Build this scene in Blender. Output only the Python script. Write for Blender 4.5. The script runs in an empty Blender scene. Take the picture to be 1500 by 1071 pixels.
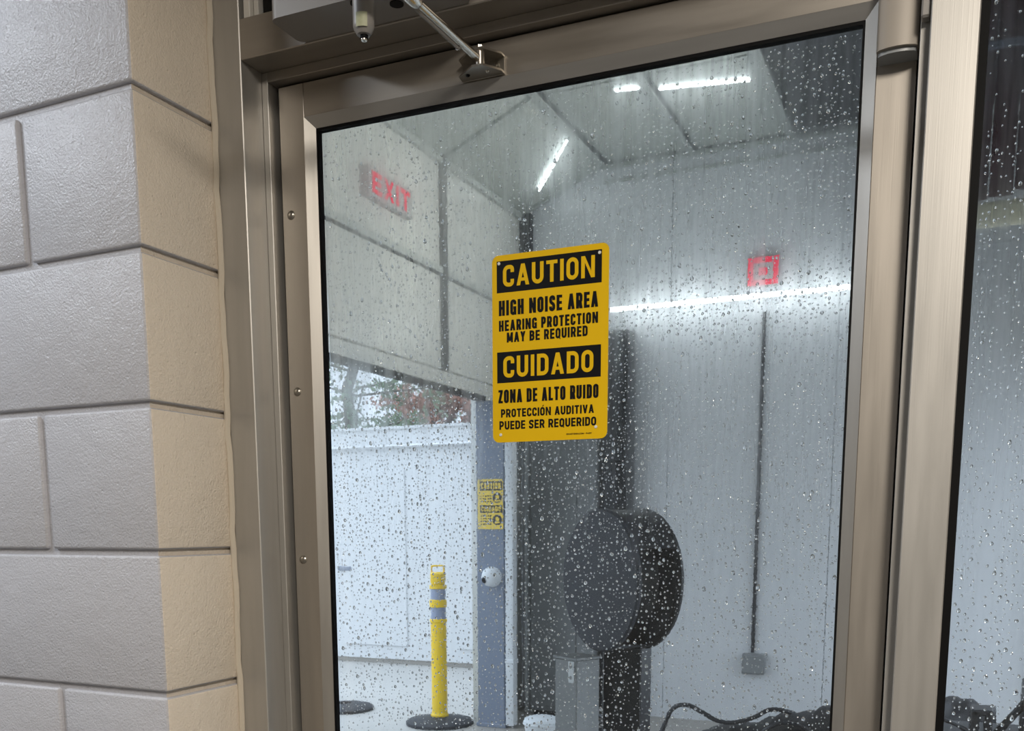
import bpy, bmesh, math, random
import numpy as np
from mathutils import Vector, Matrix, Euler

S = bpy.context.scene
C = S.collection
R = math.radians
random.seed(7)
RNG = np.random.default_rng(11)

# ------------------------------------------------------------------ camera
cd = bpy.data.cameras.new('camera')
cam = bpy.data.objects.new('camera', cd); C.objects.link(cam)
cd.sensor_fit = 'HORIZONTAL'; cd.sensor_width = 36.0
cd.lens = 1444.0 / 1500.0 * 36.0
cd.shift_y = (1000.0 - 535.5) / 1500.0
cd.clip_start = 0.02; cd.clip_end = 300
P_, Y_, RO_ = R(8.8666592), R(23.83582071), R(-0.1785107)
f = Vector((-math.sin(Y_) * math.cos(P_), math.cos(Y_) * math.cos(P_), -math.sin(P_)))
r = Vector((math.cos(Y_), math.sin(Y_), 0)); u = r.cross(f)
r2 = r * math.cos(RO_) + u * math.sin(RO_); u2 = -r * math.sin(RO_) + u * math.cos(RO_)
cam.matrix_world = Matrix(((r2.x, u2.x, -f.x, 0.0), (r2.y, u2.y, -f.y, 0.0), (r2.z, u2.z, -f.z, 1.5), (0, 0, 0, 1)))
S.camera = cam

# ------------------------------------------------------------------ world, lights, exposure
w = bpy.data.worlds.new('overcast_sky'); S.world = w; w.use_nodes = True
nt = w.node_tree; nt.nodes.clear()
wo = nt.nodes.new('ShaderNodeOutputWorld'); bg = nt.nodes.new('ShaderNodeBackground')
tc = nt.nodes.new('ShaderNodeTexCoord'); mp = nt.nodes.new('ShaderNodeMapping'); nz = nt.nodes.new('ShaderNodeTexNoise')
cr = nt.nodes.new('ShaderNodeValToRGB')
nz.inputs['Scale'].default_value = 1.6; nz.inputs['Detail'].default_value = 3
cr.color_ramp.elements[0].position = 0.3; cr.color_ramp.elements[0].color = (0.68, 0.80, 0.98, 1)
cr.color_ramp.elements[1].position = 0.7; cr.color_ramp.elements[1].color = (0.77, 0.87, 1.0, 1)
nt.links.new(tc.outputs['Generated'], nz.inputs['Vector']); nt.links.new(nz.outputs['Fac'], cr.inputs['Fac'])
# overcast sky: brightest overhead, about a third of that at the horizon
sp = nt.nodes.new('ShaderNodeSeparateXYZ'); nt.links.new(tc.outputs['Generated'], sp.inputs[0])
gm = nt.nodes.new('ShaderNodeMapRange'); gm.clamp = True
gm.inputs[1].default_value = 0.0; gm.inputs[2].default_value = 1.0; gm.inputs[3].default_value = 1.15; gm.inputs[4].default_value = 3.3
nt.links.new(sp.outputs['Z'], gm.inputs[0]); nt.links.new(gm.outputs[0], bg.inputs['Strength'])
nt.links.new(cr.outputs['Color'], bg.inputs['Color']); nt.links.new(bg.outputs[0], wo.inputs[0])

def area(name, loc, rot, sx, sy, power, col):
    l = bpy.data.lights.new(name, 'AREA'); l.shape = 'RECTANGLE'; l.size = sx; l.size_y = sy
    l.energy = power; l.color = col
    o = bpy.data.objects.new(name, l); C.objects.link(o); o.location = loc; o.rotation_euler = rot
    return o
LAMP_A = area('ceiling_lamp', (0.55, -0.55, 2.71), (0, 0, 0), 0.30, 1.0, 86, (1.0, 0.925, 0.82))
LAMP_B = area('ceiling_lamp', (-2.15, 0.25, 2.71), (0, 0, 0), 0.25, 1.0, 32, (0.84, 0.91, 1.0))
BAY_A = area('bay_fill', (0.55, 6.95, 3.25), (0, R(90), R(18)), 0.25, 0.4, 8.5, (1.0, 1.0, 0.95)); BAY_A.data.spread = R(64)  # added fill light without a fixture, brightens the exit-side wall panels

S.view_settings.view_transform = 'Standard'; S.view_settings.look = 'None'
S.view_settings.exposure = 0.0; S.view_settings.gamma = 1.0; S.view_settings.use_curve_mapping = False
S.cycles.max_bounces = 20; S.cycles.transmission_bounces = 20; S.cycles.transparent_max_bounces = 16
S.cycles.glossy_bounces = 6; S.cycles.diffuse_bounces = 5
S.cycles.sample_clamp_indirect = 25.0

# ------------------------------------------------------------------ materials
def lin(c):
    return tuple(((v / 255) / 12.92 if v / 255 <= 0.04045 else ((v / 255 + 0.055) / 1.055) ** 2.4) for v in c) + (1,)
def mat(name, rgb, rough=0.5, metal=0.0, var=0.0, vscale=(5, 5, 5), bump=0.0, bscale=(60, 60, 60), detail=3, emit=None, estr=0, coat=0, spec=None, bdist=0.002):
    m = bpy.data.materials.new(name); m.use_nodes = True
    n = m.node_tree.nodes; lk = m.node_tree.links; b = n['Principled BSDF']
    b.inputs['Base Color'].default_value = lin(rgb); b.inputs['Roughness'].default_value = rough
    b.inputs['Metallic'].default_value = metal
    if spec is not None: b.inputs['Specular IOR Level'].default_value = spec
    if coat: b.inputs['Coat Weight'].default_value = coat; b.inputs['Coat Roughness'].default_value = 0.15
    if emit: b.inputs['Emission Color'].default_value = lin(emit); b.inputs['Emission Strength'].default_value = estr
    tcn = n.new('ShaderNodeTexCoord')
    if var:
        mpn = n.new('ShaderNodeMapping'); mpn.inputs['Scale'].default_value = vscale
        t = n.new('ShaderNodeTexNoise'); t.inputs['Scale'].default_value = 1; t.inputs['Detail'].default_value = 5
        mx = n.new('ShaderNodeMix'); mx.data_type = 'RGBA'
        base = lin(rgb)
        mx.inputs[6].default_value = tuple(max(0, c * (1 - var)) for c in base[:3]) + (1,)
        mx.inputs[7].default_value = tuple(min(1, c * (1 + var)) for c in base[:3]) + (1,)
        lk.new(tcn.outputs['Object'], mpn.inputs[0]); lk.new(mpn.outputs[0], t.inputs['Vector'])
        lk.new(t.outputs['Fac'], mx.inputs[0]); lk.new(mx.outputs[2], b.inputs['Base Color'])
    if bump:
        mpn = n.new('ShaderNodeMapping'); mpn.inputs['Scale'].default_value = bscale
        t = n.new('ShaderNodeTexNoise'); t.inputs['Scale'].default_value = 1; t.inputs['Detail'].default_value = detail
        bp = n.new('ShaderNodeBump'); bp.inputs['Strength'].default_value = bump; bp.inputs['Distance'].default_value = bdist
        lk.new(tcn.outputs['Object'], mpn.inputs[0]); lk.new(mpn.outputs[0], t.inputs['Vector'])
        lk.new(t.outputs['Fac'], bp.inputs['Height']); lk.new(bp.outputs[0], b.inputs['Normal'])
    return m

def painted_block(name, rgb, rough):
    """thick glossy masonry paint over a porous block: stipple, soft lumps and a few pits"""
    m = mat(name, rgb, rough, var=0.035, vscale=(4, 4, 4))
    n = m.node_tree.nodes; lk = m.node_tree.links; b = n['Principled BSDF']
    tcn = n.new('ShaderNodeTexCoord')
    def noise(sc, det):
        t = n.new('ShaderNodeTexNoise'); t.inputs['Scale'].default_value = sc; t.inputs['Detail'].default_value = det
        lk.new(tcn.outputs['Object'], t.inputs['Vector']); return t
    a = noise(300, 3); c = noise(760, 2); d = noise(28, 2)
    v = n.new('ShaderNodeTexVoronoi'); v.inputs['Scale'].default_value = 75; lk.new(tcn.outputs['Object'], v.inputs['Vector'])
    pit = n.new('ShaderNodeMapRange'); pit.inputs[1].default_value = 0.06; pit.inputs[2].default_value = 0.16
    pit.inputs[3].default_value = 0.0; pit.inputs[4].default_value = 1.0
    lk.new(v.outputs['Distance'], pit.inputs[0])
    m1 = n.new('ShaderNodeMath'); m1.operation = 'MULTIPLY_ADD'; m1.inputs[1].default_value = 0.45
    lk.new(c.outputs['Fac'], m1.inputs[0]); lk.new(a.outputs['Fac'], m1.inputs[2])
    m2 = n.new('ShaderNodeMath'); m2.operation = 'MULTIPLY_ADD'; m2.inputs[1].default_value = 1.5
    lk.new(d.outputs['Fac'], m2.inputs[0]); lk.new(m1.outputs[0], m2.inputs[2])
    m3 = n.new('ShaderNodeMath'); m3.operation = 'MULTIPLY_ADD'; m3.inputs[1].default_value = 0.35
    lk.new(pit.outputs[0], m3.inputs[0]); lk.new(m2.outputs[0], m3.inputs[2])
    bp = n.new('ShaderNodeBump'); bp.inputs['Strength'].default_value = 0.8; bp.inputs['Distance'].default_value = 0.0016
    lk.new(m3.outputs[0], bp.inputs['Height']); lk.new(bp.outputs[0], b.inputs['Normal'])
    return m

def brushed(name, rgb, rough=0.36, metal=0.85, along='z'):
    """satin aluminium, fine drawn lines along the bar and faint water stains"""
    m = mat(name, rgb, rough, metal)
    n = m.node_tree.nodes; lk = m.node_tree.links; b = n['Principled BSDF']
    tcn = n.new('ShaderNodeTexCoord')
    def noise(sc, det):
        mpn = n.new('ShaderNodeMapping'); mpn.inputs['Scale'].default_value = sc
        t = n.new('ShaderNodeTexNoise'); t.inputs['Scale'].default_value = 1; t.inputs['Detail'].default_value = det
        lk.new(tcn.outputs['Object'], mpn.inputs[0]); lk.new(mpn.outputs[0], t.inputs['Vector']); return t
    fine = noise((900, 900, 6) if along == 'z' else (6, 900, 900), 2)
    stain = noise((60, 60, 5) if along == 'z' else (5, 60, 60), 5)
    mx = n.new('ShaderNodeMix'); mx.data_type = 'RGBA'; base = lin(rgb)
    mx.inputs[6].default_value = tuple(c * 0.84 for c in base[:3]) + (1,)
    mx.inputs[7].default_value = tuple(min(1, c * 1.12) for c in base[:3]) + (1,)
    lk.new(stain.outputs['Fac'], mx.inputs[0]); lk.new(mx.outputs[2], b.inputs['Base Color'])
    mr = n.new('ShaderNodeMapRange'); mr.inputs[3].default_value = rough - 0.07; mr.inputs[4].default_value = rough + 0.12
    lk.new(stain.outputs['Fac'], mr.inputs[0]); lk.new(mr.outputs[0], b.inputs['Roughness'])
    bp = n.new('ShaderNodeBump'); bp.inputs['Strength'].default_value = 0.12; bp.inputs['Distance'].default_value = 0.0004
    lk.new(fine.outputs['Fac'], bp.inputs['Height']); lk.new(bp.outputs[0], b.inputs['Normal'])
    return m

M = {}
M['block_grey'] = painted_block('grey_block_paint', (188, 187, 191), 0.27)
M['block_tan'] = painted_block('tan_block_paint', (222, 210, 194), 0.30)
M['mortar'] = painted_block('painted_mortar', (184, 183, 187), 0.35)
M['mortar_tan'] = painted_block('tan_painted_mortar', (202, 190, 175), 0.35)
M['caulk'] = mat('caulk', (196, 186, 170), 0.35, bump=0.5, bscale=(80, 80, 40))
M['frame'] = brushed('satin_frame', (180, 177, 172), 0.42, 0.68)
M['frame_x'] = brushed('satin_header', (166, 160, 152), 0.42, 0.8, 'x')
M['door'] = brushed('satin_door', (176, 169, 160), 0.40, 0.8)
M['door_x'] = brushed('satin_rail', (170, 163, 154), 0.40, 0.8, 'x')
M['bead'] = brushed('satin_bead', (164, 160, 154), 0.40, 0.75)
M['bead_x'] = brushed('satin_bead_rail', (168, 166, 163), 0.36, 0.55, 'x')
M['black'] = mat('black_rubber', (8, 8, 9), 0.65, spec=0.15)
M['closer'] = mat('closer_paint', (142, 138, 134), 0.42, 0.15, var=0.05, vscale=(30, 30, 30))
M['cover'] = mat('cover_paint', (164, 156, 146), 0.55, 0.15, var=0.04, vscale=(30, 30, 30))
M['steel'] = mat('bright_steel', (205, 200, 190), 0.22, 1.0)
M['bolt'] = mat('bolt_steel', (170, 164, 154), 0.3, 0.9)
M['label'] = mat('pale_label', (168, 170, 140), 0.5, var=0.12, vscale=(300, 300, 300))
M['yellow'] = mat('yellow_sign', (224, 180, 6), 0.42, spec=0.3)
M['signblack'] = mat('sign_black', (9, 9, 11), 0.42, spec=0.3)
M['whitedot'] = mat('white_plastic', (220, 220, 215), 0.35)
M['ourwall'] = mat('cream_wall', (200, 196, 188), 0.6)
M['room_ceiling'] = mat('room_ceiling', (110, 108, 105), 0.8)
M['back_wall'] = mat('back_wall', (140, 136, 130), 0.7)
M['darkgap'] = mat('dark_gap', (10, 10, 10), 0.9)
M['floor_in'] = mat('grey_floor', (84, 82, 80), 0.6, var=0.1)
M['wash_panel'] = mat('white_wash_panel', (222, 222, 216), 0.28, var=0.03, vscale=(2, 2, 2), bump=0.05, bscale=(8, 8, 8))
M['far_panel'] = mat('white_far_panel', (232, 234, 238), 0.25, var=0.03, vscale=(1, 1, 3), bump=0.05, bscale=(8, 8, 8))
M['ceil_panel'] = mat('ceiling_panel', (196, 200, 194), 0.35, var=0.05, vscale=(4, 4, 4))
M['dark_panel'] = mat('dark_ceiling_panel', (70, 70, 72), 0.5, var=0.15, vscale=(4, 4, 4))
M['trim_light'] = mat('light_trim', (190, 194, 190), 0.4)
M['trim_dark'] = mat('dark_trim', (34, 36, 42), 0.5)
M['grey_steel'] = mat('blue_grey_steel', (124, 134, 152), 0.45, var=0.06)
M['grey_cab'] = mat('grey_cabinet', (142, 145, 147), 0.4, var=0.06)
M['near_black'] = mat('black_plastic', (24, 26, 32), 0.4, var=0.15, vscale=(12, 12, 12), bump=0.3, bscale=(60, 60, 60))
M['charcoal'] = mat('charcoal_cover', (52, 55, 64), 0.65, var=0.08, vscale=(10, 10, 10))
M['white_pvc'] = mat('white_pipe', (226, 230, 234), 0.35)
M['fence'] = mat('white_fence', (222, 224, 226), 0.55, var=0.02)
M['fence_joint'] = mat('fence_joint', (168, 164, 158), 0.8)
M['concrete'] = mat('wet_concrete', (180, 178, 174), 0.42, var=0.10, vscale=(1.2, 1.2, 1.2), bump=0.15, bscale=(30, 30, 30))
M['wash_floor'] = mat('wash_bay_floor', (172, 166, 158), 0.3, var=0.14, vscale=(1.5, 1.5, 1.5), bump=0.2, bscale=(20, 20, 20))
M['byellow'] = mat('bollard_yellow', (246, 206, 38), 0.4, var=0.03)
M['reflective'] = mat('reflective_band', (150, 160, 184), 0.35)
M['speckled'] = mat('speckled_rubber', (46, 48, 54), 0.7, var=0.4, vscale=(60, 60, 60))
M['hose'] = mat('black_hose', (36, 38, 44), 0.35)
M['maroon'] = mat('maroon_cloth', (70, 34, 40), 0.85, var=0.15, vscale=(20, 20, 2))
M['cream'] = mat('cream_rail', (210, 205, 180), 0.35)
M['bark'] = mat('bark', (92, 88, 82), 0.9)
M['green'] = mat('pine_green', (116, 132, 108), 0.8, var=0.2, vscale=(3, 3, 3))
M['russet'] = mat('russet_leaf', (172, 132, 118), 0.8, var=0.2, vscale=(3, 3, 3))
M['tube'] = mat('led_tube', (255, 255, 255), 0.3, emit=(240, 250, 255), estr=9)
M['tube_ceiling'] = mat('ceiling_led_tube', (255, 255, 255), 0.3, emit=(240, 250, 255), estr=9)
M['red'] = mat('red_led', (200, 20, 50), 0.4, emit=(255, 50, 95), estr=0.45)
M['sign_white'] = mat('exit_housing', (188, 188, 186), 0.5)
M['yellow_far'] = mat('yellow_small_sign', (240, 208, 92), 0.45)
M['grey_print'] = mat('dark_print', (60, 60, 66), 0.5)

def glass_mats():
    m = bpy.data.materials.new('clear_glass'); m.use_nodes = True
    n = m.node_tree.nodes; n.clear(); lk = m.node_tree.links
    o = n.new('ShaderNodeOutputMaterial'); g = n.new('ShaderNodeBsdfGlass')
    g.inputs['IOR'].default_value = 1.45; g.inputs['Roughness'].default_value = 0; g.inputs['Color'].default_value = (0.985, 0.995, 0.99, 1)
    lk.new(g.outputs[0], o.inputs[0]); M['glass'] = m
    # outer, rain side: misted film that softens what lies behind, with run-down streaks wiped clearer
    m = M['glass'].copy(); m.name = 'film_inner'; [setattr(q.inputs['IOR'], 'default_value', 1.2) for q in m.node_tree.nodes if q.type == 'BSDF_GLASS']; M['film'] = m
    m = bpy.data.materials.new('misted_glass'); m.use_nodes = True
    n = m.node_tree.nodes; n.clear(); lk = m.node_tree.links
    o = n.new('ShaderNodeOutputMaterial'); mix = n.new('ShaderNodeMixShader'); mix2 = n.new('ShaderNodeMixShader')
    g = n.new('ShaderNodeBsdfGlass'); g.inputs['IOR'].default_value = 1.2; g.inputs['Roughness'].default_value = 0.0
    h = n.new('ShaderNodeBsdfGlass'); h.inputs['IOR'].default_value = 1.2; h.inputs['Roughness'].default_value = 0.30
    tr = n.new('ShaderNodeBsdfTranslucent'); tr.inputs['Color'].default_value = (0.92, 0.95, 1, 1)
    tcn = n.new('ShaderNodeTexCoord')
    def noise(sc, det, dist=0.0):
        mpn = n.new('ShaderNodeMapping'); mpn.inputs['Scale'].default_value = sc
        t = n.new('ShaderNodeTexNoise'); t.inputs['Scale'].default_value = 1; t.inputs['Detail'].default_value = det; t.inputs['Distortion'].default_value = dist
        lk.new(tcn.outputs['Object'], mpn.inputs[0]); lk.new(mpn.outputs[0], t.inputs['Vector']); return t
    streak = noise((70, 1, 5), 4, 0.3); cloud = noise((7, 1, 5), 3); micro = noise((420, 1, 330), 2)
    sr = n.new('ShaderNodeMapRange'); sr.inputs[1].default_value = 0.35; sr.inputs[2].default_value = 0.68
    lk.new(streak.outputs['Fac'], sr.inputs[0])
    # more mist high on the pane, clearer towards the bottom where the water has run
    sep = n.new('ShaderNodeSeparateXYZ'); lk.new(tcn.outputs['Object'], sep.inputs[0])
    hr = n.new('ShaderNodeMapRange'); hr.inputs[1].default_value = 1.30; hr.inputs[2].default_value = 1.75
    hr.inputs[3].default_value = 0.10; hr.inputs[4].default_value = 1.0; hr.clamp = True
    lk.new(sep.outputs['Z'], hr.inputs[0])
    cs = n.new('ShaderNodeMapRange'); cs.inputs[1].default_value = 0.3; cs.inputs[2].default_value = 0.7; cs.inputs[3].default_value = 0.0; cs.inputs[4].default_value = 0.55
    lk.new(cloud.outputs['Fac'], cs.inputs[0])
    a = n.new('ShaderNodeMath'); a.operation = 'MULTIPLY_ADD'; a.inputs[1].default_value = 0.75
    lk.new(sr.outputs[0], a.inputs[0]); lk.new(cs.outputs[0], a.inputs[2])
    bm_ = n.new('ShaderNodeMath'); bm_.operation = 'MULTIPLY'; bm_.use_clamp = True
    lk.new(a.outputs[0], bm_.inputs[0]); lk.new(hr.outputs[0], bm_.inputs[1])
    k = n.new('ShaderNodeMath'); k.operation = 'MULTIPLY'; k.inputs[1].default_value = 0.62; k.use_clamp = True
    lk.new(bm_.outputs[0], k.inputs[0])
    k2 = n.new('ShaderNodeMath'); k2.operation = 'MULTIPLY'; k2.inputs[1].default_value = 0.07; k2.use_clamp = True
    lk.new(bm_.outputs[0], k2.inputs[0])
    bp = n.new('ShaderNodeBump'); bp.inputs['Strength'].default_value = 0.06; bp.inputs['Distance'].default_value = 0.0002
    lk.new(micro.outputs['Fac'], bp.inputs['Height']); lk.new(bp.outputs[0], g.inputs['Normal'])
    lk.new(k.outputs[0], mix.inputs[0]); lk.new(g.outputs[0], mix.inputs[1]); lk.new(h.outputs[0], mix.inputs[2])
    lk.new(k2.outputs[0], mix2.inputs[0]); lk.new(mix.outputs[0], mix2.inputs[1]); lk.new(tr.outputs[0], mix2.inputs[2])
    lk.new(mix2.outputs[0], o.inputs[0]); M['mist'] = m
    m = bpy.data.materials.new('water'); m.use_nodes = True
    n = m.node_tree.nodes; n.clear(); lk = m.node_tree.links
    o = n.new('ShaderNodeOutputMaterial'); g = n.new('ShaderNodeBsdfGlass')
    g.inputs['IOR'].default_value = 1.33; g.inputs['Roughness'].default_value = 0
    lk.new(g.outputs[0], o.inputs[0]); M['water'] = m
glass_mats()

# ------------------------------------------------------------------ helpers
def BM(): return bmesh.new()
def box(bm, x0, x1, y0, y1, z0, z1, bev=0.0, seg=1):
    v = [bm.verts.new(p) for p in ((x0,y0,z0),(x1,y0,z0),(x1,y1,z0),(x0,y1,z0),(x0,y0,z1),(x1,y0,z1),(x1,y1,z1),(x0,y1,z1))]
    fs = [bm.faces.new([v[i] for i in q]) for q in ((0,3,2,1),(4,5,6,7),(0,1,5,4),(1,2,6,5),(2,3,7,6),(3,0,4,7))]
    if bev > 0:
        es = list({e for f_ in fs for e in f_.edges})
        bmesh.ops.bevel(bm, geom=es, offset=bev, segments=seg, affect='EDGES', profile=0.5)
    return bm
def obox(bm, c, ax, ay, az, hx, hy, hz, bev=0):
    """oriented box, centre c, axes ax ay az, half sizes"""
    b = BM(); box(b, -hx, hx, -hy, hy, -hz, hz, bev)
    m = Matrix((Vector(ax).normalized(), Vector(ay).normalized(), Vector(az).normalized())).transposed()
    merge(bm, b, Matrix.Translation(c) @ m.to_4x4())
def merge(bm, b, mx=None):
    if mx is not None: bmesh.ops.transform(b, matrix=mx, verts=b.verts)
    me = bpy.data.meshes.new('tmp'); b.to_mesh(me); b.free(); bm.from_mesh(me); bpy.data.meshes.remove(me)
def prism(bm, poly, axis, a0, a1):
    """poly: 2D points in the two other axes (in xyz order), extruded along axis a0..a1"""
    def P(p, a):
        return {'x': (a, p[0], p[1]), 'y': (p[0], a, p[1]), 'z': (p[0], p[1], a)}[axis]
    v0 = [bm.verts.new(P(p, a0)) for p in poly]; v1 = [bm.verts.new(P(p, a1)) for p in poly]
    n = len(poly)
    bm.faces.new(v0[::-1]); bm.faces.new(v1)
    for i in range(n): bm.faces.new((v0[i], v0[(i+1) % n], v1[(i+1) % n], v1[i]))
    return bm
def frame_of(d):
    d = Vector(d).normalized(); a = Vector((0, 0, 1)) if abs(d.z) < 0.9 else Vector((1, 0, 0))
    x = d.cross(a).normalized(); return x, d.cross(x), d
def tube(bm, pts, r, seg=12, cap=True):
    pts = [Vector(p) for p in pts]; rs = r if isinstance(r, (list, tuple)) else [r] * len(pts)
    rings = []; px = None
    for i, p in enumerate(pts):
        d = (pts[min(i+1, len(pts)-1)] - pts[max(i-1, 0)]).normalized()
        if px is None: x, y, _ = frame_of(d)
        else:
            x = (px - d * px.dot(d)).normalized(); y = d.cross(x)
        px = x
        rings.append([bm.verts.new(p + (x * math.cos(t) + y * math.sin(t)) * rs[i]) for t in [2*math.pi*k/seg for k in range(seg)]])
    for a, b in zip(rings, rings[1:]):
        for k in range(seg): bm.faces.new((a[k], a[(k+1) % seg], b[(k+1) % seg], b[k]))
    if cap: bm.faces.new(rings[0][::-1]); bm.faces.new(rings[-1])
    return bm
def lathe(bm, prof, org, d=(0, 0, 1), seg=24):
    """prof: list of (radius, height)"""
    x, y, z = frame_of(d); o = Vector(org); rings = []
    for (rr, h) in prof:
        if rr < 1e-6: rings.append([bm.verts.new(o + z * h)])
        else: rings.append([bm.verts.new(o + z * h + (x * math.cos(t) + y * math.sin(t)) * rr) for t in [2*math.pi*k/seg for k in range(seg)]])
    for a, b in zip(rings, rings[1:]):
        for k in range(seg):
            if len(a) == 1 and len(b) == 1: continue
            if len(a) == 1: bm.faces.new((a[0], b[(k+1) % seg], b[k]))
            elif len(b) == 1: bm.faces.new((a[k], a[(k+1) % seg], b[0]))
            else: bm.faces.new((a[k], a[(k+1) % seg], b[(k+1) % seg], b[k]))
    return bm
def part(name, bm, m, parent=None, smooth=False, kind=None, label=None):
    me = bpy.data.meshes.new(name)
    bmesh.ops.recalc_face_normals(bm, faces=bm.faces)
    bm.to_mesh(me); bm.free()
    o = bpy.data.objects.new(name, me); C.objects.link(o)
    for x in (m if isinstance(m, (list, tuple)) else [m]): me.materials.append(x)
    if smooth:
        for p in me.polygons: p.use_smooth = True
        if smooth != 'all':
            try: me.set_sharp_from_angle(angle=R(35))
            except Exception: pass
    if parent is not None:
        top = parent; off = Vector((0, 0, 0))
        while top is not None: off += Vector(top.location); top = top.parent
        me.transform(Matrix.Translation(-off)); o.parent = parent
    if kind: o['kind'] = kind
    if label: o['label'] = label
    return o
def thing(name, label, cat, loc=(0, 0, 0), group=None, kind=None):
    o = bpy.data.objects.new(name, None); C.objects.link(o); o.location = loc; o.empty_display_size = 0.1
    if label: o['label'] = label
    if cat: o['category'] = cat
    if group: o['group'] = group
    if kind: o['kind'] = kind
    return o
def tag(o, label, cat, group=None, kind=None):
    o['label'] = label; o['category'] = cat
    if group: o['group'] = group
    if kind: o['kind'] = kind
    return o
def structure(name, label=None):
    o = thing(name, label, None); o['kind'] = 'structure'; return o
def rrect(x0, x1, y0, y1, r, n=5):
    pts = []
    for cx, cy, a in ((x1-r, y1-r, 0), (x0+r, y1-r, 90), (x0+r, y0+r, 180), (x1-r, y0+r, 270)):
        for k in range(n+1):
            t = R(a + 90*k/n); pts.append((cx + r*math.cos(t), cy + r*math.sin(t)))
    return pts
def copy_thing(o, loc):
    c = o.copy(); C.objects.link(c); c.location = loc
    for ch in list(o.children):
        d = ch.copy(); C.objects.link(d); d.parent = c
    return c

# ------------------------------------------------------------------ lettering (own condensed sign alphabet)
def fillet(pts, rad, closed, sharp=()):
    out = []; n = len(pts)
    for i, p in enumerate(pts):
        if (not closed and i in (0, n-1)) or i in sharp: out.append(p); continue
        a = pts[(i-1) % n]; b = pts[(i+1) % n]
        va = (a[0]-p[0], a[1]-p[1]); vb = (b[0]-p[0], b[1]-p[1])
        la = math.hypot(*va); lb = math.hypot(*vb); rr = min(rad, la*0.5, lb*0.5)
        s = (p[0]+va[0]/la*rr, p[1]+va[1]/la*rr); e = (p[0]+vb[0]/lb*rr, p[1]+vb[1]/lb*rr)
        for k in range(7):
            t = k/6.0; cw = 0.7071
            wts = ((1-t)**2, 2*t*(1-t)*cw, t*t); sm = sum(wts)
            out.append(tuple((wts[0]*s[q] + wts[1]*p[q] + wts[2]*e[q]) / sm for q in (0, 1)))
    return out
def ribbon(pts, t, closed):
    q_ = [pts[0]]
    for p in pts[1:]:
        if math.hypot(p[0]-q_[-1][0], p[1]-q_[-1][1]) > 1e-3: q_.append(p)
    if closed and math.hypot(q_[0][0]-q_[-1][0], q_[0][1]-q_[-1][1]) < 1e-3: q_.pop()
    pts = q_
    n = len(pts); L = []; Rr = []
    for i in range(n):
        p = pts[i]
        a = pts[(i-1) % n] if (closed or i > 0) else None; b = pts[(i+1) % n] if (closed or i < n-1) else None
        def nrm(q, s):
            dx, dy = s[0]-q[0], s[1]-q[1]; l = math.hypot(dx, dy) or 1; return (-dy/l, dx/l)
        if a is None: nn = nrm(p, b); k = 1
        elif b is None: nn = nrm(a, p); k = 1
        else:
            n1 = nrm(a, p); n2 = nrm(p, b); nn = (n1[0]+n2[0], n1[1]+n2[1]); l = math.hypot(*nn) or 1
            nn = (nn[0]/l, nn[1]/l); k = min(2.0, 1/max(0.3, nn[0]*n1[0]+nn[1]*n1[1]))
        L.append((p[0]+nn[0]*t/2*k, p[1]+nn[1]*t/2*k)); Rr.append((p[0]-nn[0]*t/2*k, p[1]-nn[1]*t/2*k))
    q = []
    for i in range(n if closed else n-1):
        j = (i+1) % n; q.append([L[i], L[j], Rr[j], Rr[i]])
    return q
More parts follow.
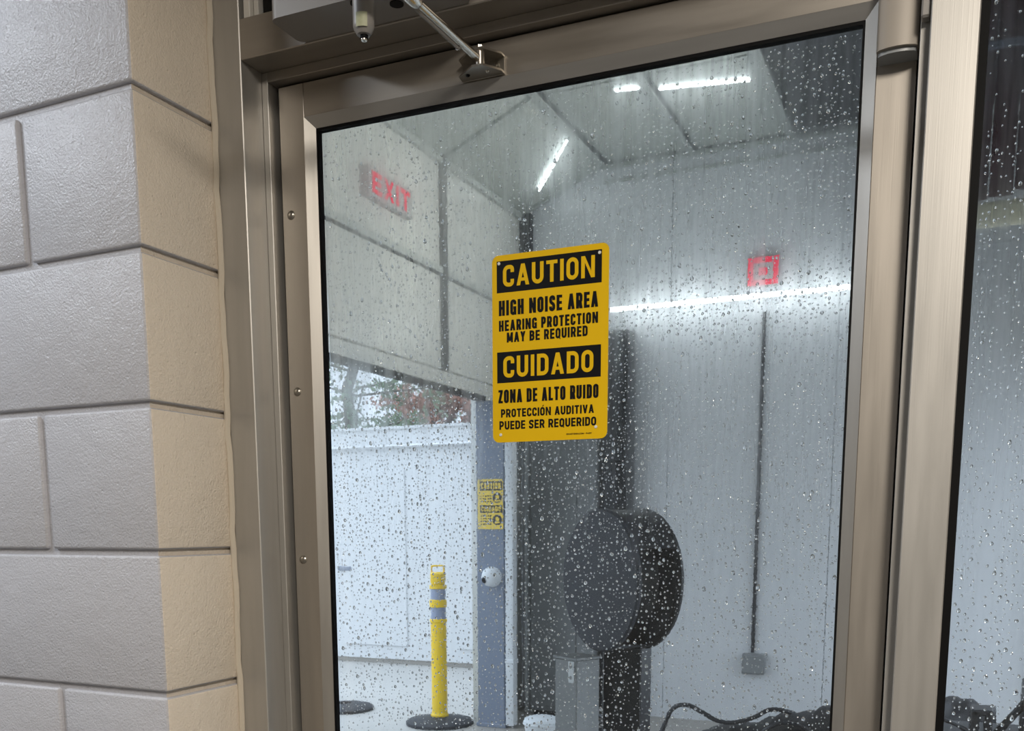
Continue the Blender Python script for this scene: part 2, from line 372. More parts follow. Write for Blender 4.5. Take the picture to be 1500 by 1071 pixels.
def glyph(ch, w, t):
    """list of convex polygons; height 1, width w, stroke t"""
    l, r_, b, T, m = t/2, w-t/2, t*0.46, 1-t*0.46, 0.5
    th = t*0.9; fr = (w-t)*0.62; G = []
    def S(pts, rad=0, closed=False, sharp=(), tt=t): G.extend(ribbon(fillet(pts, rad, closed, sharp) if rad else pts, tt, closed))
    def V(x): S([(x, 0), (x, 1)])
    if ch == 'I' : V(w/2)
    elif ch == 'H': V(l); V(r_); S([(l, m), (r_, m)], tt=th)
    elif ch == 'E': V(l); [S([(l, y), (w-(0.05*w if y == m else 0), y)], tt=th) for y in (b, m, T)]
    elif ch == 'L': V(l); S([(l, b), (w, b)], tt=th)
    elif ch == 'T': V(w/2); S([(0, T), (w, T)], tt=th)
    elif ch == 'C': S([(r_, .66), (r_, T), (l, T), (l, b), (r_, b), (r_, .34)], fr)
    elif ch == 'G': S([(r_, .68), (r_, T), (l, T), (l, b), (r_, b), (r_, .46)], fr); S([(w/2, .46), (w, .46)], tt=th); G.append([(w-t*.55, 0), (w, 0), (w, .46), (w-t*.55, .46)])
    elif ch in 'OQÓ':
        S([(l, b), (l, T), (r_, T), (r_, b)], fr, True)
        if ch == 'Q': G.append([(w*.52, .22), (w*.66, .30), (w*1.02, -.04), (w*.86, -.10)])
        if ch == 'Ó': G.append([(w*.42, 1.07), (w*.60, 1.07), (w*.86, 1.25), (w*.58, 1.25)])
    elif ch == 'D': S([(l, b), (l, T), (r_, T), (r_, b)], fr, True, (0, 1))
    elif ch in 'PR':
        V(l); S([(l, .43), (l, T), (r_, T), (r_, .43)], fr*.9, True, (0, 1))
        if ch == 'R': G.append([(w*.38, .46), (w*.38+t*1.05, .46), (w*1.03, 0), (w*1.03-t*1.12, 0)])
    elif ch == 'B':
        V(l); S([(l, .52), (l, T), (r_-.02*w, T), (r_-.02*w, .52)], fr*.8, True, (0, 1)); S([(l, b), (l, .52), (r_, .52), (r_, b)], fr*.8, True, (0, 1))
    elif ch == 'U': S([(l, 1), (l, b), (r_, b), (r_, 1)], fr)
    elif ch == 'S': S([(r_, .70), (r_, T), (l, T), (l, .56), (r_, .44), (r_, b), (l, b), (l, .30)], fr)
    elif ch == 'N': V(l); V(r_); G.append([(t*.25, 1), (t*1.0, 1), (w-t*.25, 0), (w-t*1.0, 0)])
    elif ch == 'M': V(l); V(r_); G.append([(0, 1), (t*1.1, 1), (w/2+t*.45, .12), (w/2-t*.45, .12)]); G.append([(w-t*1.1, 1), (w, 1), (w/2+t*.45, .12), (w/2-t*.45, .12)])
    elif ch == 'A': G.append([(0, 0), (t*1.02, 0), (w/2+t*.52, 1), (w/2-t*.52, 1)]); G.append([(w-t*1.02, 0), (w, 0), (w/2+t*.52, 1), (w/2-t*.52, 1)]); G.append([(w*.2, .2), (w*.8, .2), (w*.77, .2+th*.9), (w*.23, .2+th*.9)])
    elif ch == 'V': G.append([(0, 1), (t*1.02, 1), (w/2+t*.5, 0), (w/2-t*.5, 0)]); G.append([(w-t*1.02, 1), (w, 1), (w/2+t*.5, 0), (w/2-t*.5, 0)])
    elif ch == 'Y': S([(w/2, 0), (w/2, .46)]); G.append([(0, 1), (t*1.08, 1), (w/2+t*.5, .40), (w/2-t*.5, .40)]); G.append([(w-t*1.08, 1), (w, 1), (w/2+t*.5, .40), (w/2-t*.5, .40)])
    elif ch == 'Z': S([(0, T), (w, T)], tt=th); S([(0, b), (w, b)], tt=th); G.append([(0, th*.9), (t*1.1, th*.9), (w, 1-th*.9), (w-t*1.1, 1-th*.9)])
    elif ch == 'X': G.append([(0, 0), (t*1.1, 0), (w, 1), (w-t*1.1, 1)]); G.append([(w-t*1.1, 0), (w, 0), (t*1.1, 1), (0, 1)])
    elif ch == '•': G.append([(0, .35), (w, .35), (w, .65), (0, .65)])
    elif ch == '.': G.append([(0, 0), (t, 0), (t, t), (0, t)])
    return G
REL = {'I': 0, 'M': 1.28, 'E': .88, 'L': .86, 'T': .95, 'A': 1.1, 'V': 1.05, 'N': 1.12, 'Y': 1.05, ' ': .42, '•': .3, '.': .25, 'P': .95, 'S': .96, 'C': .97, 'Z': .9}
def line_polys(text, W, H, t, gap=0.42):
    """polygons of a line of capitals fitted to W x H; t stroke as a share of H"""
    asp = W / H; k = sum(REL.get(c, 1) for c in text if c != 'I'); nI = text.count('I')
    g = t * gap * 1.0; wl = (asp - nI*t - g*(len(text)-1)) / k
    x = 0; out = []
    for c in text:
        w_ = t if c == 'I' else REL.get(c, 1) * wl
        if c != ' ': out += [[((x+p[0])*H, p[1]*H) for p in poly] for poly in glyph(c, w_, t)]
        x += w_ + g
    return out
def flat_polys(bm, polys, org, ux, uz, nrm, off, thick=0.00012):
    """print: polygons placed on a plane with origin org and axes ux, uz, a paint film thick off the face"""
    o = Vector(org) + Vector(nrm) * off; ux = Vector(ux); uz = Vector(uz)
    nn = Vector(nrm)
    for i, poly in enumerate(polys):
        vs = [bm.verts.new(o + nn*(i % 37)*4e-6 + ux*p[0] + uz*p[1]) for p in poly]
        f_ = bm.faces.new(vs)
        f_.normal_update()
        if f_.normal.dot(Vector(nrm)) < 0: f_.normal_flip()
def part_keep(name, bm, m, parent):
    me = bpy.data.meshes.new(name); bm.to_mesh(me); bm.free()
    o = bpy.data.objects.new(name, me); C.objects.link(o); me.materials.append(m)
    off = Vector((0, 0, 0)); top = parent
    while top is not None: off += Vector(top.location); top = top.parent
    me.transform(Matrix.Translation(-off)); o.parent = parent
    return o

# ================================================================== SETTING: our room
XC = -1.018                        # corner of the block wall
YW0, YW1 = 1.237, 1.42             # room face of the frame, tunnel face of the wall
def yfront(x): return 1.077 + (XC - x) * 0.0367
wl = structure('wall_left', 'painted concrete block wall, grey face with tan return beside the door')
b = BM()
v = [(-3.2, yfront(-3.2)+.007), (XC-.007, yfront(XC)+.007), (XC-.007, YW1), (-3.2, YW1)]
prism(b, v, 'z', 0, 2.75)
for f_ in b.faces:
    f_.normal_update()
o = part('mortar', b, [M['mortar'], M['mortar_tan']], wl)
for p in o.data.polygons:
    if p.normal.x > 0.9: p.material_index = 1
zc = [1.4680 + 0.2033*(k-7) for k in range(0, 14)]
zc[0] = max(zc[0], 0.0)
joint = 0.0055
for row in range(13):
    z0, z1 = zc[row], min(zc[row+1], 2.75)
    z0 = max(z0, 0.0)
    has = (row % 2 == 1)      # rows with the short block at the corner
    if row == 7: has = True
    xs = [XC, -1.2355] if (row % 2 == 1) else [XC, -1.439]
    while xs[-1] > -2.9: xs.append(xs[-1] - 0.4066)
    for i in range(len(xs)-1):
        x1, x0 = xs[i], xs[i+1]
        corner = i == 0
        X1 = x1 if corner else x1 - joint; X0 = x0 + joint
        b = BM()
        Y1_ = YW0 - 0.001 if corner else 1.2
        poly = [(X0, yfront(X0)), (X1, yfront(X1)), (X1, Y1_), (X0, Y1_)]
        prism(b, poly, 'z', z0+joint*.8, z1-joint*.8)
        es = [e for e in b.edges if (e.verts[0].co.y < 1.15 or e.verts[1].co.y < 1.15 or corner)]
        bmesh.ops.bevel(b, geom=es, offset=0.0042, segments=3, affect='EDGES', profile=0.5)
        o = part('concrete_block', b, [M['block_grey'], M['block_tan']], wl, smooth='all')
        if corner:
            for p in o.data.polygons:
                if p.normal.x > 0.72 and p.center.x > XC-.03: p.material_index = 1
b = BM()
# uneven caulk line between block return and metal frame
pts = [(XC+0.002+0.0012*math.sin(z*37)+0.0008*math.sin(z*91), YW0-0.002, z) for z in np.linspace(0.02, 2.6, 90)]
tube(b, pts, 0.0052, 8)
part('caulk_bead', b, M['caulk'], wl, smooth=True)

# the wall over the door, the other walls, floor and ceiling of the room
wd = structure('wall_door', 'wall above the metal door frame')
b = BM(); box(b, -1.02, 2.6, 1.262, YW1, 2.236, 2.75); part('lintel', b, M['ourwall'], wd)
b = BM(); box(b, 0.98, 2.6, 1.262, YW1, 0, 2.236); part('pier', b, M['ourwall'], wd)
for (xa, xb, za, ya) in ((-0.962, -0.951, 2.206, 1.243), (-0.948, -0.940, 2.214, 1.248)):
    b = BM(); box(b, xa, xb, ya, 1.262, za, 2.5, 0.001); part('metal_lath', b, M['ourwall'], wd)
b = BM(); box(b, -0.934, -0.90, 1.252, 1.2621, 2.222, 2.30); part('hole', b, M['darkgap'], wd)
b = BM(); box(b, -3.3, -3.2, -2.6, 1.42, 0, 2.75); tagw = part('wall_side', b, M['ourwall']); tagw['kind'] = 'structure'
b = BM(); box(b, 2.6, 2.7, -2.6, 1.42, 0, 2.75); o = part('wall_right', b, M['ourwall']); o['kind'] = 'structure'
b = BM(); box(b, -3.3, 2.7, -2.7, -2.6, 0, 2.75); o = part('wall_back', b, M['back_wall']); o['kind'] = 'structure'
b = BM(); box(b, -3.3, 2.7, -2.7, 1.42, 2.75, 2.85); o = part('ceiling', b, M['room_ceiling']); o['kind'] = 'structure'
b = BM(); box(b, -3.3, 2.7, -2.7, 1.3, -0.1, 0.0); o = part('floor', b, M['floor_in']); o['kind'] = 'structure'

# ------------------------------------------------------------------ metal door frame (trim_1)
HZ = 2.160
tr = structure('trim_1', 'satin aluminium frame around the glass door')
b = BM(); box(b, -1.0135, -0.966, YW0, YW1, 0, 2.30, 0.0012)
part('jamb', b, M['frame'], tr, smooth=True)
b = BM(); box(b, -0.966, -0.9555, 1.284, YW1, 0, HZ, 0.0008)
part('door_stop', b, M['frame'], tr, smooth=True)
b = BM(); box(b, -0.966, -0.0, YW0, YW1, HZ, 2.2135, 0.0012)
part('header', b, M['frame_x'], tr, smooth=True)
b = BM(); box(b, -0.9555, -0.0645, 1.284, YW1, HZ-0.0135, HZ, 0.0006)
part('door_stop', b, M['frame_x'], tr, smooth=True)
b = BM(); box(b, -0.0645, -0.0535, 1.262, YW1, 0, HZ, 0.0006)
part('door_stop', b, M['frame'], tr, smooth=True)
b = BM(); box(b, -0.0535, -0.0045, YW0, YW1, 0, HZ, 0.0012)
part('mullion', b, M['frame'], tr, smooth=True)
b = BM(); box(b, -0.0640, -0.0540, 1.246, 1.262, 2.046, 2.158, 0.002); part('strike_plate', b, M['closer'], tr, smooth=True)
b = BM(); box(b, -0.966, 0.98, YW0, YW1, -0.0, 0.012); part('threshold', b, M['frame_x'], tr)

# ------------------------------------------------------------------ the door (door_1)
dr = structure('door_1', 'satin aluminium door with one tall rain-covered glass pane')
YD, YB = 1.300, 1.345
ZT, ZTi = 2.1435, 2.097
XL0, XL1, XR0, XR1 = -0.9485, -0.905, -0.112, -0.0685
b = BM(); box(b, XL0, XL1, YD, YB, 0.014, ZT, 0.0008); left_stile = part('stile', b, M['door'], dr, smooth=True)
b = BM(); box(b, XR0, XR1, YD, YB, 0.014, ZT, 0.0008); part('stile', b, M['door'], dr, smooth=True)
b = BM(); box(b, XL1+.0005, XR0-.0005, YD+.0003, YB, ZTi, ZT, 0.0006); part('top_rail', b, M['door_x'], dr, smooth=True)
b = BM(); box(b, XL1+.0005, XR0-.0005, YD+.0003, YB, 0.014, 0.26, 0.0006); part('bottom_rail', b, M['door_x'], dr, smooth=True)
bw, bd, gw = 0.0148, 0.0085, 0.003
YG = 1.3175; GT = 0.006; zb0 = 0.26
def bead_v(x, s):  # s=+1 slopes to +x
    b = BM(); prism(b, [(x, YD-0.0006), (x+s*bw, YD+bd), (x+s*bw, YG-.0002), (x, YG-.0002)], 'z', zb0, ZTi)
    # mitre: cut the end planes at 45 degrees
    bmesh.ops.bisect_plane(b, geom=b.verts[:]+b.edges[:]+b.faces[:], plane_co=(x, 0, ZTi), plane_no=(s, 0, 1), clear_outer=True)
    bmesh.ops.bisect_plane(b, geom=b.verts[:]+b.edges[:]+b.faces[:], plane_co=(x, 0, zb0), plane_no=(s, 0, -1), clear_outer=True)
    bmesh.ops.holes_fill(b, edges=b.edges)
    return b
def bead_h(z, s):
    b = BM(); prism(b, [(YD-0.0006, z), (YD+bd, z+s*bw), (YG-.0002, z+s*bw), (YG-.0002, z)], 'x', XL1, XR0)
    bmesh.ops.bisect_plane(b, geom=b.verts[:]+b.edges[:]+b.faces[:], plane_co=(XL1, 0, z), plane_no=(-1, 0, s), clear_outer=True) if False else None
    for x, sx in ((XL1, -1), (XR0, 1)):
        bmesh.ops.bisect_plane(b, geom=b.verts[:]+b.edges[:]+b.faces[:], plane_co=(x, 0, z), plane_no=(sx, 0, s), clear_outer=True)
    bmesh.ops.holes_fill(b, edges=b.edges)
    return b
part('glazing_bead', bead_v(XL1, 1), M['bead'], dr); part('glazing_bead', bead_v(XR0, -1), M['bead'], dr)
part('glazing_bead', bead_h(ZTi, -1), M['bead_x'], dr); part('glazing_bead', bead_h(zb0, 1), M['bead_x'], dr)
GX0, GX1, GZ0, GZ1 = XL1+bw+gw, XR0-bw-gw, zb0+bw+gw, ZTi-bw-gw-.001
b = BM()
y0g, y1g = YD+bd+.0008, YG+0.003
box(b, XL1+bw, GX0, y0g, y1g, zb0+bw, ZTi-bw); box(b, GX1, XR0-bw, y0g, y1g, zb0+bw, ZTi-bw)
box(b, GX0, GX1, y0g, y1g, GZ1, ZTi-bw); box(b, GX0, GX1, y0g, y1g, zb0+bw, GZ0)
part('gasket', b, M['black'], dr)
b = BM(); box(b, GX0-.002, GX1+.002, YG, YG+GT, GZ0-.002, GZ1+.002)
part('glass_pane', b, M['glass'], dr)
b = BM(); box(b, GX0-.002, GX1+.002, YG+GT+.0036, YG+GT+.0042, GZ0-.002, GZ1+.002)
o = part('mist_film', b, [M['film'], M['mist']], dr, label='thin misted wet film on the outside of the pane')
for p in o.data.polygons:
    if p.normal.y > 0.9: p.material_index = 1
for z in (1.965, 1.709, 1.453, 0.9, 0.45):
    b = BM(); lathe(b, [(0, .0036), (.0028, .0034), (.0052, .0022), (.0066, 0.0004), (.0066, 0)], (-0.9335, YD, z), (0, -1, 0), 20)
    part('rivet', b, M['bolt'], left_stile, smooth=True)
# weatherstrip that shows black in the gap round the door
b = BM(); box(b, -0.9555, XL0, 1.335, 1.342, 0.014, ZT); box(b, XR1, -0.0645, 1.335, 1.342, 0.014, ZT); box(b, -0.9555, -0.0645, 1.335, 1.342, ZT, HZ-.0135)
part('weatherstrip', b, M['black'], dr)
# surface cover high on the lock stile
cov = thing('rod_cover', 'grey rounded metal cover fixed high on the lock stile of the door', 'door hardware', (-0.088, YD, 2.03))
b = BM(); poly = [(-0.1105, YD), (-0.1105, YD-.026), (-0.107, YD-.031), (-0.098, YD-.0345), (-0.088, YD-.0355), (-0.078, YD-.0345), (-0.0695, YD-.031), (-0.066, YD-.026), (-0.066, YD)]
prism(b, poly, 'z', 2.030, 2.138); cover_part = part('cover', b, M['cover'], cov, smooth=True)
b = BM(); prism(b, [(x*.93-.0062, YD+(y-YD)*.86) for x, y in poly], 'z', 2.0255, 2.031); part('end_cap', b, M['grey_cab'], cover_part, smooth=True)
# moulded strip along the mullion edge where the sidelight begins, second frame
wn = structure('window_1', 'tall rain-covered sidelight right of the door')
b = BM(); box(b, 0.93, 0.98, YW0, YW1, 0, HZ, 0.0012); part('jamb', b, M['frame'], wn, smooth=True)
b = BM(); box(b, -0.0, 0.98, YW0, YW1, HZ, 2.2135, 0.0012); part('header', b, M['frame_x'], wn, smooth=True)
b = BM(); box(b, -0.0045, 0.93, YW0, YW1, 0.012, 0.11, 0.0012); part('sill', b, M['frame_x'], wn, smooth=True)
YS = 1.256
b = BM(); box(b, -0.0045, 0.0045, YW0+.004, YS+.012, 0.11, HZ); box(b, 0.921, 0.93, YW0+.004, YS+.012, 0.11, HZ); box(b, 0.0045, 0.921, YW0+.004, YS+.012, HZ-.008, HZ); box(b, 0.0045, 0.921, YW0+.004, YS+.012, 0.11, 0.118)
part('gasket', b, M['black'], wn)
b = BM(); box(b, 0.003, 0.923, YS, YS+GT, 0.116, HZ-.006)
part('glass_pane', b, M['glass'], wn)
b = BM(); box(b, 0.003, 0.923, YS+GT+.0036, YS+GT+.0042, 0.116, HZ-.006)
o = part('mist_film', b, [M['film'], M['mist']], wn, label='thin misted wet film on the outside of the pane')
for p in o.data.polygons:
    if p.normal.y > 0.9: p.material_index = 1

# ================================================================== SETTING: wash tunnel beyond the glass
XLW, YF, ZE, ZCL = -3.262, 7.60, 3.945, 4.234
XS = -2.58
wf = structure('wall_far', 'white panelled far wall of the wash bay')
xs = [-3.262, -2.04, -0.82, 0.74]
for a, c in zip(xs, xs[1:]):
    b = BM(); box(b, a+.002, c-.002, YF, YF+.06, 0, 4.30, 0.002); part('wall_panel', b, M['far_panel'], wf)
b = BM(); box(b, -3.4, 0.74, YF+.06, YF+.16, 0, 4.6); part('backing', b, M['trim_dark'], wf)
b = BM(); box(b, XS, 0.615, YF-.02, YF, 4.085, 4.105, .002); part('top_moulding', b, M['trim_light'], wf)
b = BM(); box(b, XS, 0.615, YF-.03, YF, 4.185, 4.215, .002); part('top_moulding', b, M['trim_light'], wf)
we = structure('wall_exit', 'panelled wall of the wash bay above the exit opening')
posts = [1.42, 3.0, 4.62, 6.24, 7.60]
for a, c in zip(posts, posts[1:]):
    for z0, z1 in ((2.585, 3.20), (3.245, 3.90)):
        b = BM(); box(b, XLW-.03, XLW, a+.035, c-.035, z0, z1, .003); part('wall_panel', b, M['wash_panel'], we)
    b = BM(); box(b, XLW-.03, XLW, a, c-.004, 2.482, 2.573, .003); part('fascia_board', b, M['wash_panel'], we)
b = BM(); box(b, XLW-.09, XLW-.03, 1.42, YF, 2.49, 4.5); part('backing', b, M['wash_panel'], we)
for y in posts[1:-1]:
    b = BM(); box(b, XLW-.03, XLW+.03, y-.032, y+.032, 2.58, ZE, .004); part('post', b, M['trim_dark'], we)
b = BM(); box(b, XLW-.03, XLW+.022, 1.42, YF, 3.200, 3.245, .004); part('rail', b, M['trim_light'], we)
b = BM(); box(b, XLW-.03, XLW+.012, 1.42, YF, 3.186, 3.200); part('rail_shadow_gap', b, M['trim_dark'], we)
b = BM(); box(b, XLW-.03, XLW+.03, 1.42, YF, 3.90, 3.945, .004); part('rail', b, M['trim_light'], we)
b = BM(); box(b, XLW-.03, XLW+.010, 1.42, 6.90, 2.438, 2.480, .003); part('rubber_seal', b, M['black'], we)
b = BM(); box(b, XLW-.12, XLW, 6.90, YF, 0, 2.482); part('end_panel', b, M['wash_panel'], we)
b = BM(); box(b, XLW, XLW+.10, YF-.05, YF, 2.485, ZE-.005, .004); part('corner_trim', b, M['trim_dark'], we)
cl = structure('trim_2', 'sloped and flat ceiling of the wash bay')
yr = [1.42, 2.45, 3.7, 4.98, 6.29, 7.60]
def slope_piece(bm, t0, t1, y0, y1, lift, th):
    """strip across the sloped ceiling, t from eave (0) to flat ceiling (1)"""
    n = Vector((ZCL-ZE, 0, -(XS-XLW))).normalized()   # downwards
    def Q(t, y, k): return Vector((XLW+(XS-XLW)*t, y, ZE+(ZCL-ZE)*t)) + n*k
    vs = [bm.verts.new(Q(t, y, k)) for k in (lift, lift+th) for (t, y) in ((t0, y0), (t1, y0), (t1, y1), (t0, y1))]
    for q in ((0,3,2,1),(4,5,6,7),(0,1,5,4),(1,2,6,5),(2,3,7,6),(3,0,4,7)): bm.faces.new([vs[i] for i in q])
for a, c in zip(yr, yr[1:]):
    b = BM(); slope_piece(b, 0.0, 1.0, a+.01, c-.01, -.02, .02); part('ceiling_panel', b, M['ceil_panel'], cl)
    for x0, x1 in ((XS, -1.9), (-1.9, -1.19)):
        b = BM(); box(b, x0+.01, x1-.01, a+.01, c-.01, ZCL, ZCL+.02, .002); part('ceiling_panel', b, M['ceil_panel'], cl)
    for k in range(2):
        x0 = -1.19 + k*.90
        b = BM(); box(b, x0+.01, x0+.89, a+.01, c-.01, ZCL+.02, ZCL+.04, .002); part('ceiling_panel', b, M['dark_panel'], cl, label='dark ceiling panel')
for y in yr[1:]:
    b = BM(); slope_piece(b, 0, 1, y-.05, y-.012, 0, .022); part('ceiling_rib', b, M['trim_light'], cl)
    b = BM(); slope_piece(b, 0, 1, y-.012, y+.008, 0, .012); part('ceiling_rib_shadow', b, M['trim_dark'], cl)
for x, m_ in ((XS, 'trim_light'), (-1.9, 'trim_light'), (-1.19, 'trim_light')):
    b = BM(); box(b, x-.035, x+.02, 1.42, YF, ZCL-.03, ZCL+.0, .003); part('ceiling_rib', b, M[m_], cl)
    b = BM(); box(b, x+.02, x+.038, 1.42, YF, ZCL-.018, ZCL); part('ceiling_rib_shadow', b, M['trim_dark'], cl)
b = BM(); box(b, -3.4, 0.74, 1.42, 7.76, 4.5, 4.6); part('roof_deck', b, M['trim_dark'], cl)
wr = structure('wall_entry', 'end wall of the wash bay')
XE = 0.62  # unseen end wall, set close so its opening throws daylight on the far wall
b = BM(); box(b, XE, XE+.12, 1.445, 7.598, 2.5, 4.5); part('wall_panel', b, M['wash_panel'], wr)
b = BM(); box(b, XE, XE+.12, 1.445, 1.7, 0, 2.5); part('wall_panel', b, M['wash_panel'], wr)
b = BM(); box(b, XE, XE+.12, 7.45, 7.598, 0, 2.5); part('wall_panel', b, M['wash_panel'], wr)
b = BM(); box(b, -3.262, 0.74, 1.421, 1.44, 2.23, 4.5); part('wall_panel', b, M['wash_panel'], wr)
b = BM(); box(b, -3.4, -1.03, 1.421, 1.44, 0, 2.23); part('wall_panel', b, M['wash_panel'], wr)
b = BM(); box(b, -3.30, 0.75, 1.3, 7.7, -0.1, 0.0); o = part('floor', b, M['wash_floor']); o['kind'] = 'structure'
b = BM(); box(b, -60, -3.30, -30, 60, -0.12, -0.002); o = part('ground', b, M['concrete']); o['kind'] = 'structure'
b = BM(); box(b, 0.75, 60, 1.42, 7.77, -0.12, -0.002); o = part('ground', b, M['concrete']); o['kind'] = 'structure'
b = BM(); box(b, -3.30, 60, 7.77, 60, -0.12, -0.002); o = part('ground', b, M['concrete']); o['kind'] = 'structure'

# ------------------------------------------------------------------ white panelled fence outside
fn = structure('wall_yard', 'white panelled yard wall outside the exit with moulded top')
FY = 9.56
b = BM(); box(b, -16, 2, FY, FY+.16, 0.05, 2.58); part('wall_body', b, M['fence'], fn)
b = BM(); box(b, -16, 2, FY+.02, FY+.15, 0.0, 0.05); part('base_gap', b, M['fence_joint'], fn)
b = BM(); prism(b, [(FY+.20, 2.375), (FY-.045, 2.375), (FY-.055, 2.39), (FY-.03, 2.41), (FY-.03, 2.555), (FY-.05, 2.575), (FY-.05, 2.60), (FY+.20, 2.61)], 'x', -16, 2); part('cap_moulding', b, M['fence'], fn)
for k in range(-6, 4):
    x0 = -6.31 + 1.455*k
    b = BM(); box(b, x0, x0+.82, FY-.016, FY, 0.20, 2.14, .006); part('fence_panel', b, M['fence'], fn)
b = BM(); box(b, -6.38, -6.20, FY-.03, FY, 1.035, 1.085, .01); part('latch', b, M['grey_steel'], fn)

# ================================================================== THINGS
# ---- caution sign on the door glass
sx0, sw = -0.6100, 0.1715
YSG = YG - 0.0004; th_s = 0.0010
szt, szb = 1.500+0.2850*YG, 1.500+0.0930*YG*0.995
sg = thing('caution_sign', 'yellow and black CAUTION CUIDADO high noise sign stuck on the door glass', 'sign', (sx0+sw/2, YSG, szb))
SH = szt - szb
tilt = 0.0
b = BM(); prism(b, rrect(sx0, sx0+sw, szb, szt, 0.0095, 6), 'y', YSG-th_s, YSG); part('sign_plate', b, M['yellow'], sg)
NY = (0, -1, 0)
def SP(fx, fz): return (sx0+fx*sw, YSG-th_s, szt-fz*SH)
for fz0, fz1 in ((0.031, 0.197), (0.511, 0.677)):
    b = BM(); box(b, SP(.042, 0)[0], SP(.942, 0)[0], YSG-th_s-.0001, YSG-th_s+.0004, SP(0, fz1)[2], SP(0, fz0)[2]); part('black_band', b, M['signblack'], sg)
TX = [('CAUTION', .098, .885, .056, .167, .185, 'yellow', .75), ('HIGH NOISE AREA', .060, .915, .238, .318, .205, 'signblack', .5),
      ('HEARING PROTECTION', .060, .915, .343, .400, .215, 'signblack', .55), ('MAY BE REQUIRED', .130, .830, .409, .462, .215, 'signblack', .55),
      ('CUIDADO', .098, .880, .536, .649, .185, 'yellow', .75), ('ZONA DE ALTO RUIDO', .052, .925, .714, .786, .195, 'signblack', .5),
      ('PROTECCIÓN AUDITIVA', .075, .888, .819, .864, .215, 'signblack', .55), ('PUEDE SER REQUERIDO', .060, .908, .884, .930, .215, 'signblack', .55)]
for text, a, c, z0, z1, t, m_, gp in TX:
    H = (z1-z0)*SH; W = (c-a)*sw; b = BM()
    flat_polys(b, line_polys(text, W, H, t, gp), SP(a, z1), (1, 0, 0), (0, 0, 1), NY, 0.00025)
    part_keep('lettering', b, M[m_], sg)
b = BM(); x = 0
polys = []
for wd_ in (.20, .17, .16, .18, .17, .16, .15, .2, .17, .16, .2, .1, .1, .16, .18, .16, .15, .12, .2, .16, .16, .15, .17):
    x += wd_ * 0.0085
flat_polys(b, line_polys('SMARTSIGN.COM • PART', 0.037, 0.0021, .24, .5), SP(.655, .974), (1, 0, 0), (0, 0, 1), NY, 0.00025)
part_keep('small_print', b, M['signblack'], sg)
for fx, fz in ((.062, .043), (.923, .047), (.905, .938), (.072, .958)):
    b = BM(); p = SP(fx, fz); lathe(b, [(0, .0006), (.0016, .0006), (.0022, .0001), (.0022, -.0002)], (p[0], p[1]-.0003, p[2]), NY, 14)
    part('mounting_dot', b, M['whitedot'], sg, smooth=True)

# ---- door closer on the header
dc = thing('door_closer', 'dark grey rectangular door closer box mounted on the frame header', 'door closer', (-0.735, YW0, HZ))
b = BM(); prism(b, rrect(-0.862, -0.598, 1.1665, YW0, 0.012, 5), 'z', 2.1625, 2.300)
part('body', b, M['closer'], dc, smooth=True)
for x, y in ((-0.733, 1.178), (-0.688, 1.200)):
    b = BM(); lathe(b, [(0, -.001), (.009, -.001), (.009, .0015), (0, .0015)], (x, y, 2.1625), (0, 0, -1), 16); part('screw_recess', b, M['darkgap'], dc)
b = BM(); box(b, -0.719, -0.655, 1.140, 1.170, 2.185, 2.205, 0.003); part('bracket', b, M['closer'], dc, smooth=True)
cy = thing('sensor_barrel', 'grey cylindrical barrel with a pale label and nozzle tip beside the closer', 'door hardware', (-0.690, 1.125, 2.09))
b = BM(); cxp = (-0.6915, 1.125)
lathe(b, [(0, .30), (.0132, .30), (.0132, .016), (.0122, .012), (.0085, .0065), (.0055, .0060), (0, .0060)], (cxp[0], cxp[1], 2.0885), (0, 0, 1), 28); barrel = part('barrel', b, M['closer'], cy, smooth=True)
b = BM(); lathe(b, [(.0048, .0066), (.0048, .0022), (.0042, .0020)], (cxp[0], cxp[1], 2.0885), (0, 0, 1), 20); part('collar', b, M['black'], barrel, smooth=True)
b = BM(); lathe(b, [(0, 0.0022), (.0014, .0022), (.0014, 0.0), (.0036, 0), (.0040, .0012), (.0038, .0024), (.0, .0024)], (cxp[0], cxp[1], 2.0885), (0, 0, 1), 20); part('tip', b, M['steel'], barrel, smooth=True)
b = BM()
cdir = math.atan2(-1.0, 0.35)
ang = [cdir + R(a) for a in np.linspace(-31, 31, 7)]
vs0 = [b.verts.new((cxp[0]+.01345*math.cos(a), cxp[1]+.01345*math.sin(a), 2.0995)) for a in ang]
vs1 = [b.verts.new((cxp[0]+.01345*math.cos(a), cxp[1]+.01345*math.sin(a), 2.1155)) for a in ang]
for i in range(6): b.faces.new((vs0[i], vs0[i+1], vs1[i+1], vs1[i]))
part('label_sticker', b, M['label'], barrel, smooth='all')
# ---- closer arm and its foot on the top rail
ar = thing('closer_arm', 'polished steel closer rod running down to its foot on the door top rail', 'closer arm', (-0.575, YD, 2.09))
P0 = Vector((-0.6285, 1.150, 2.1285)); P1 = Vector((-0.6060, 1.272, 2.110)); dirv = (P1-P0).normalized()
b = BM(); tube(b, [P0 - dirv*.02, P1 - dirv*.006], .0052, 16); tube(b, [P1-dirv*.007, P1], [.0040, .0034], 12); part('rod', b, M['steel'], ar, smooth=True)
b = BM(); tube(b, [P0 - dirv*.30, P0 - dirv*.012, P0 - dirv*.004, P0], [.0092, .0092, .0085, .0062], 18); part('sleeve', b, M['steel'], ar, smooth=True)
side = Vector((-0.55, 0.1, -0.6)).normalized()*0.0062
b = BM(); tube(b, [P0 - dirv*.02 + side, P0 + dirv*.085 + side], .0030, 10); tube(b, [P0+dirv*.083+side, P0+dirv*.088+side*.8], [.0042, .0030], 10); part('side_rod', b, M['closer'], ar, smooth=True)
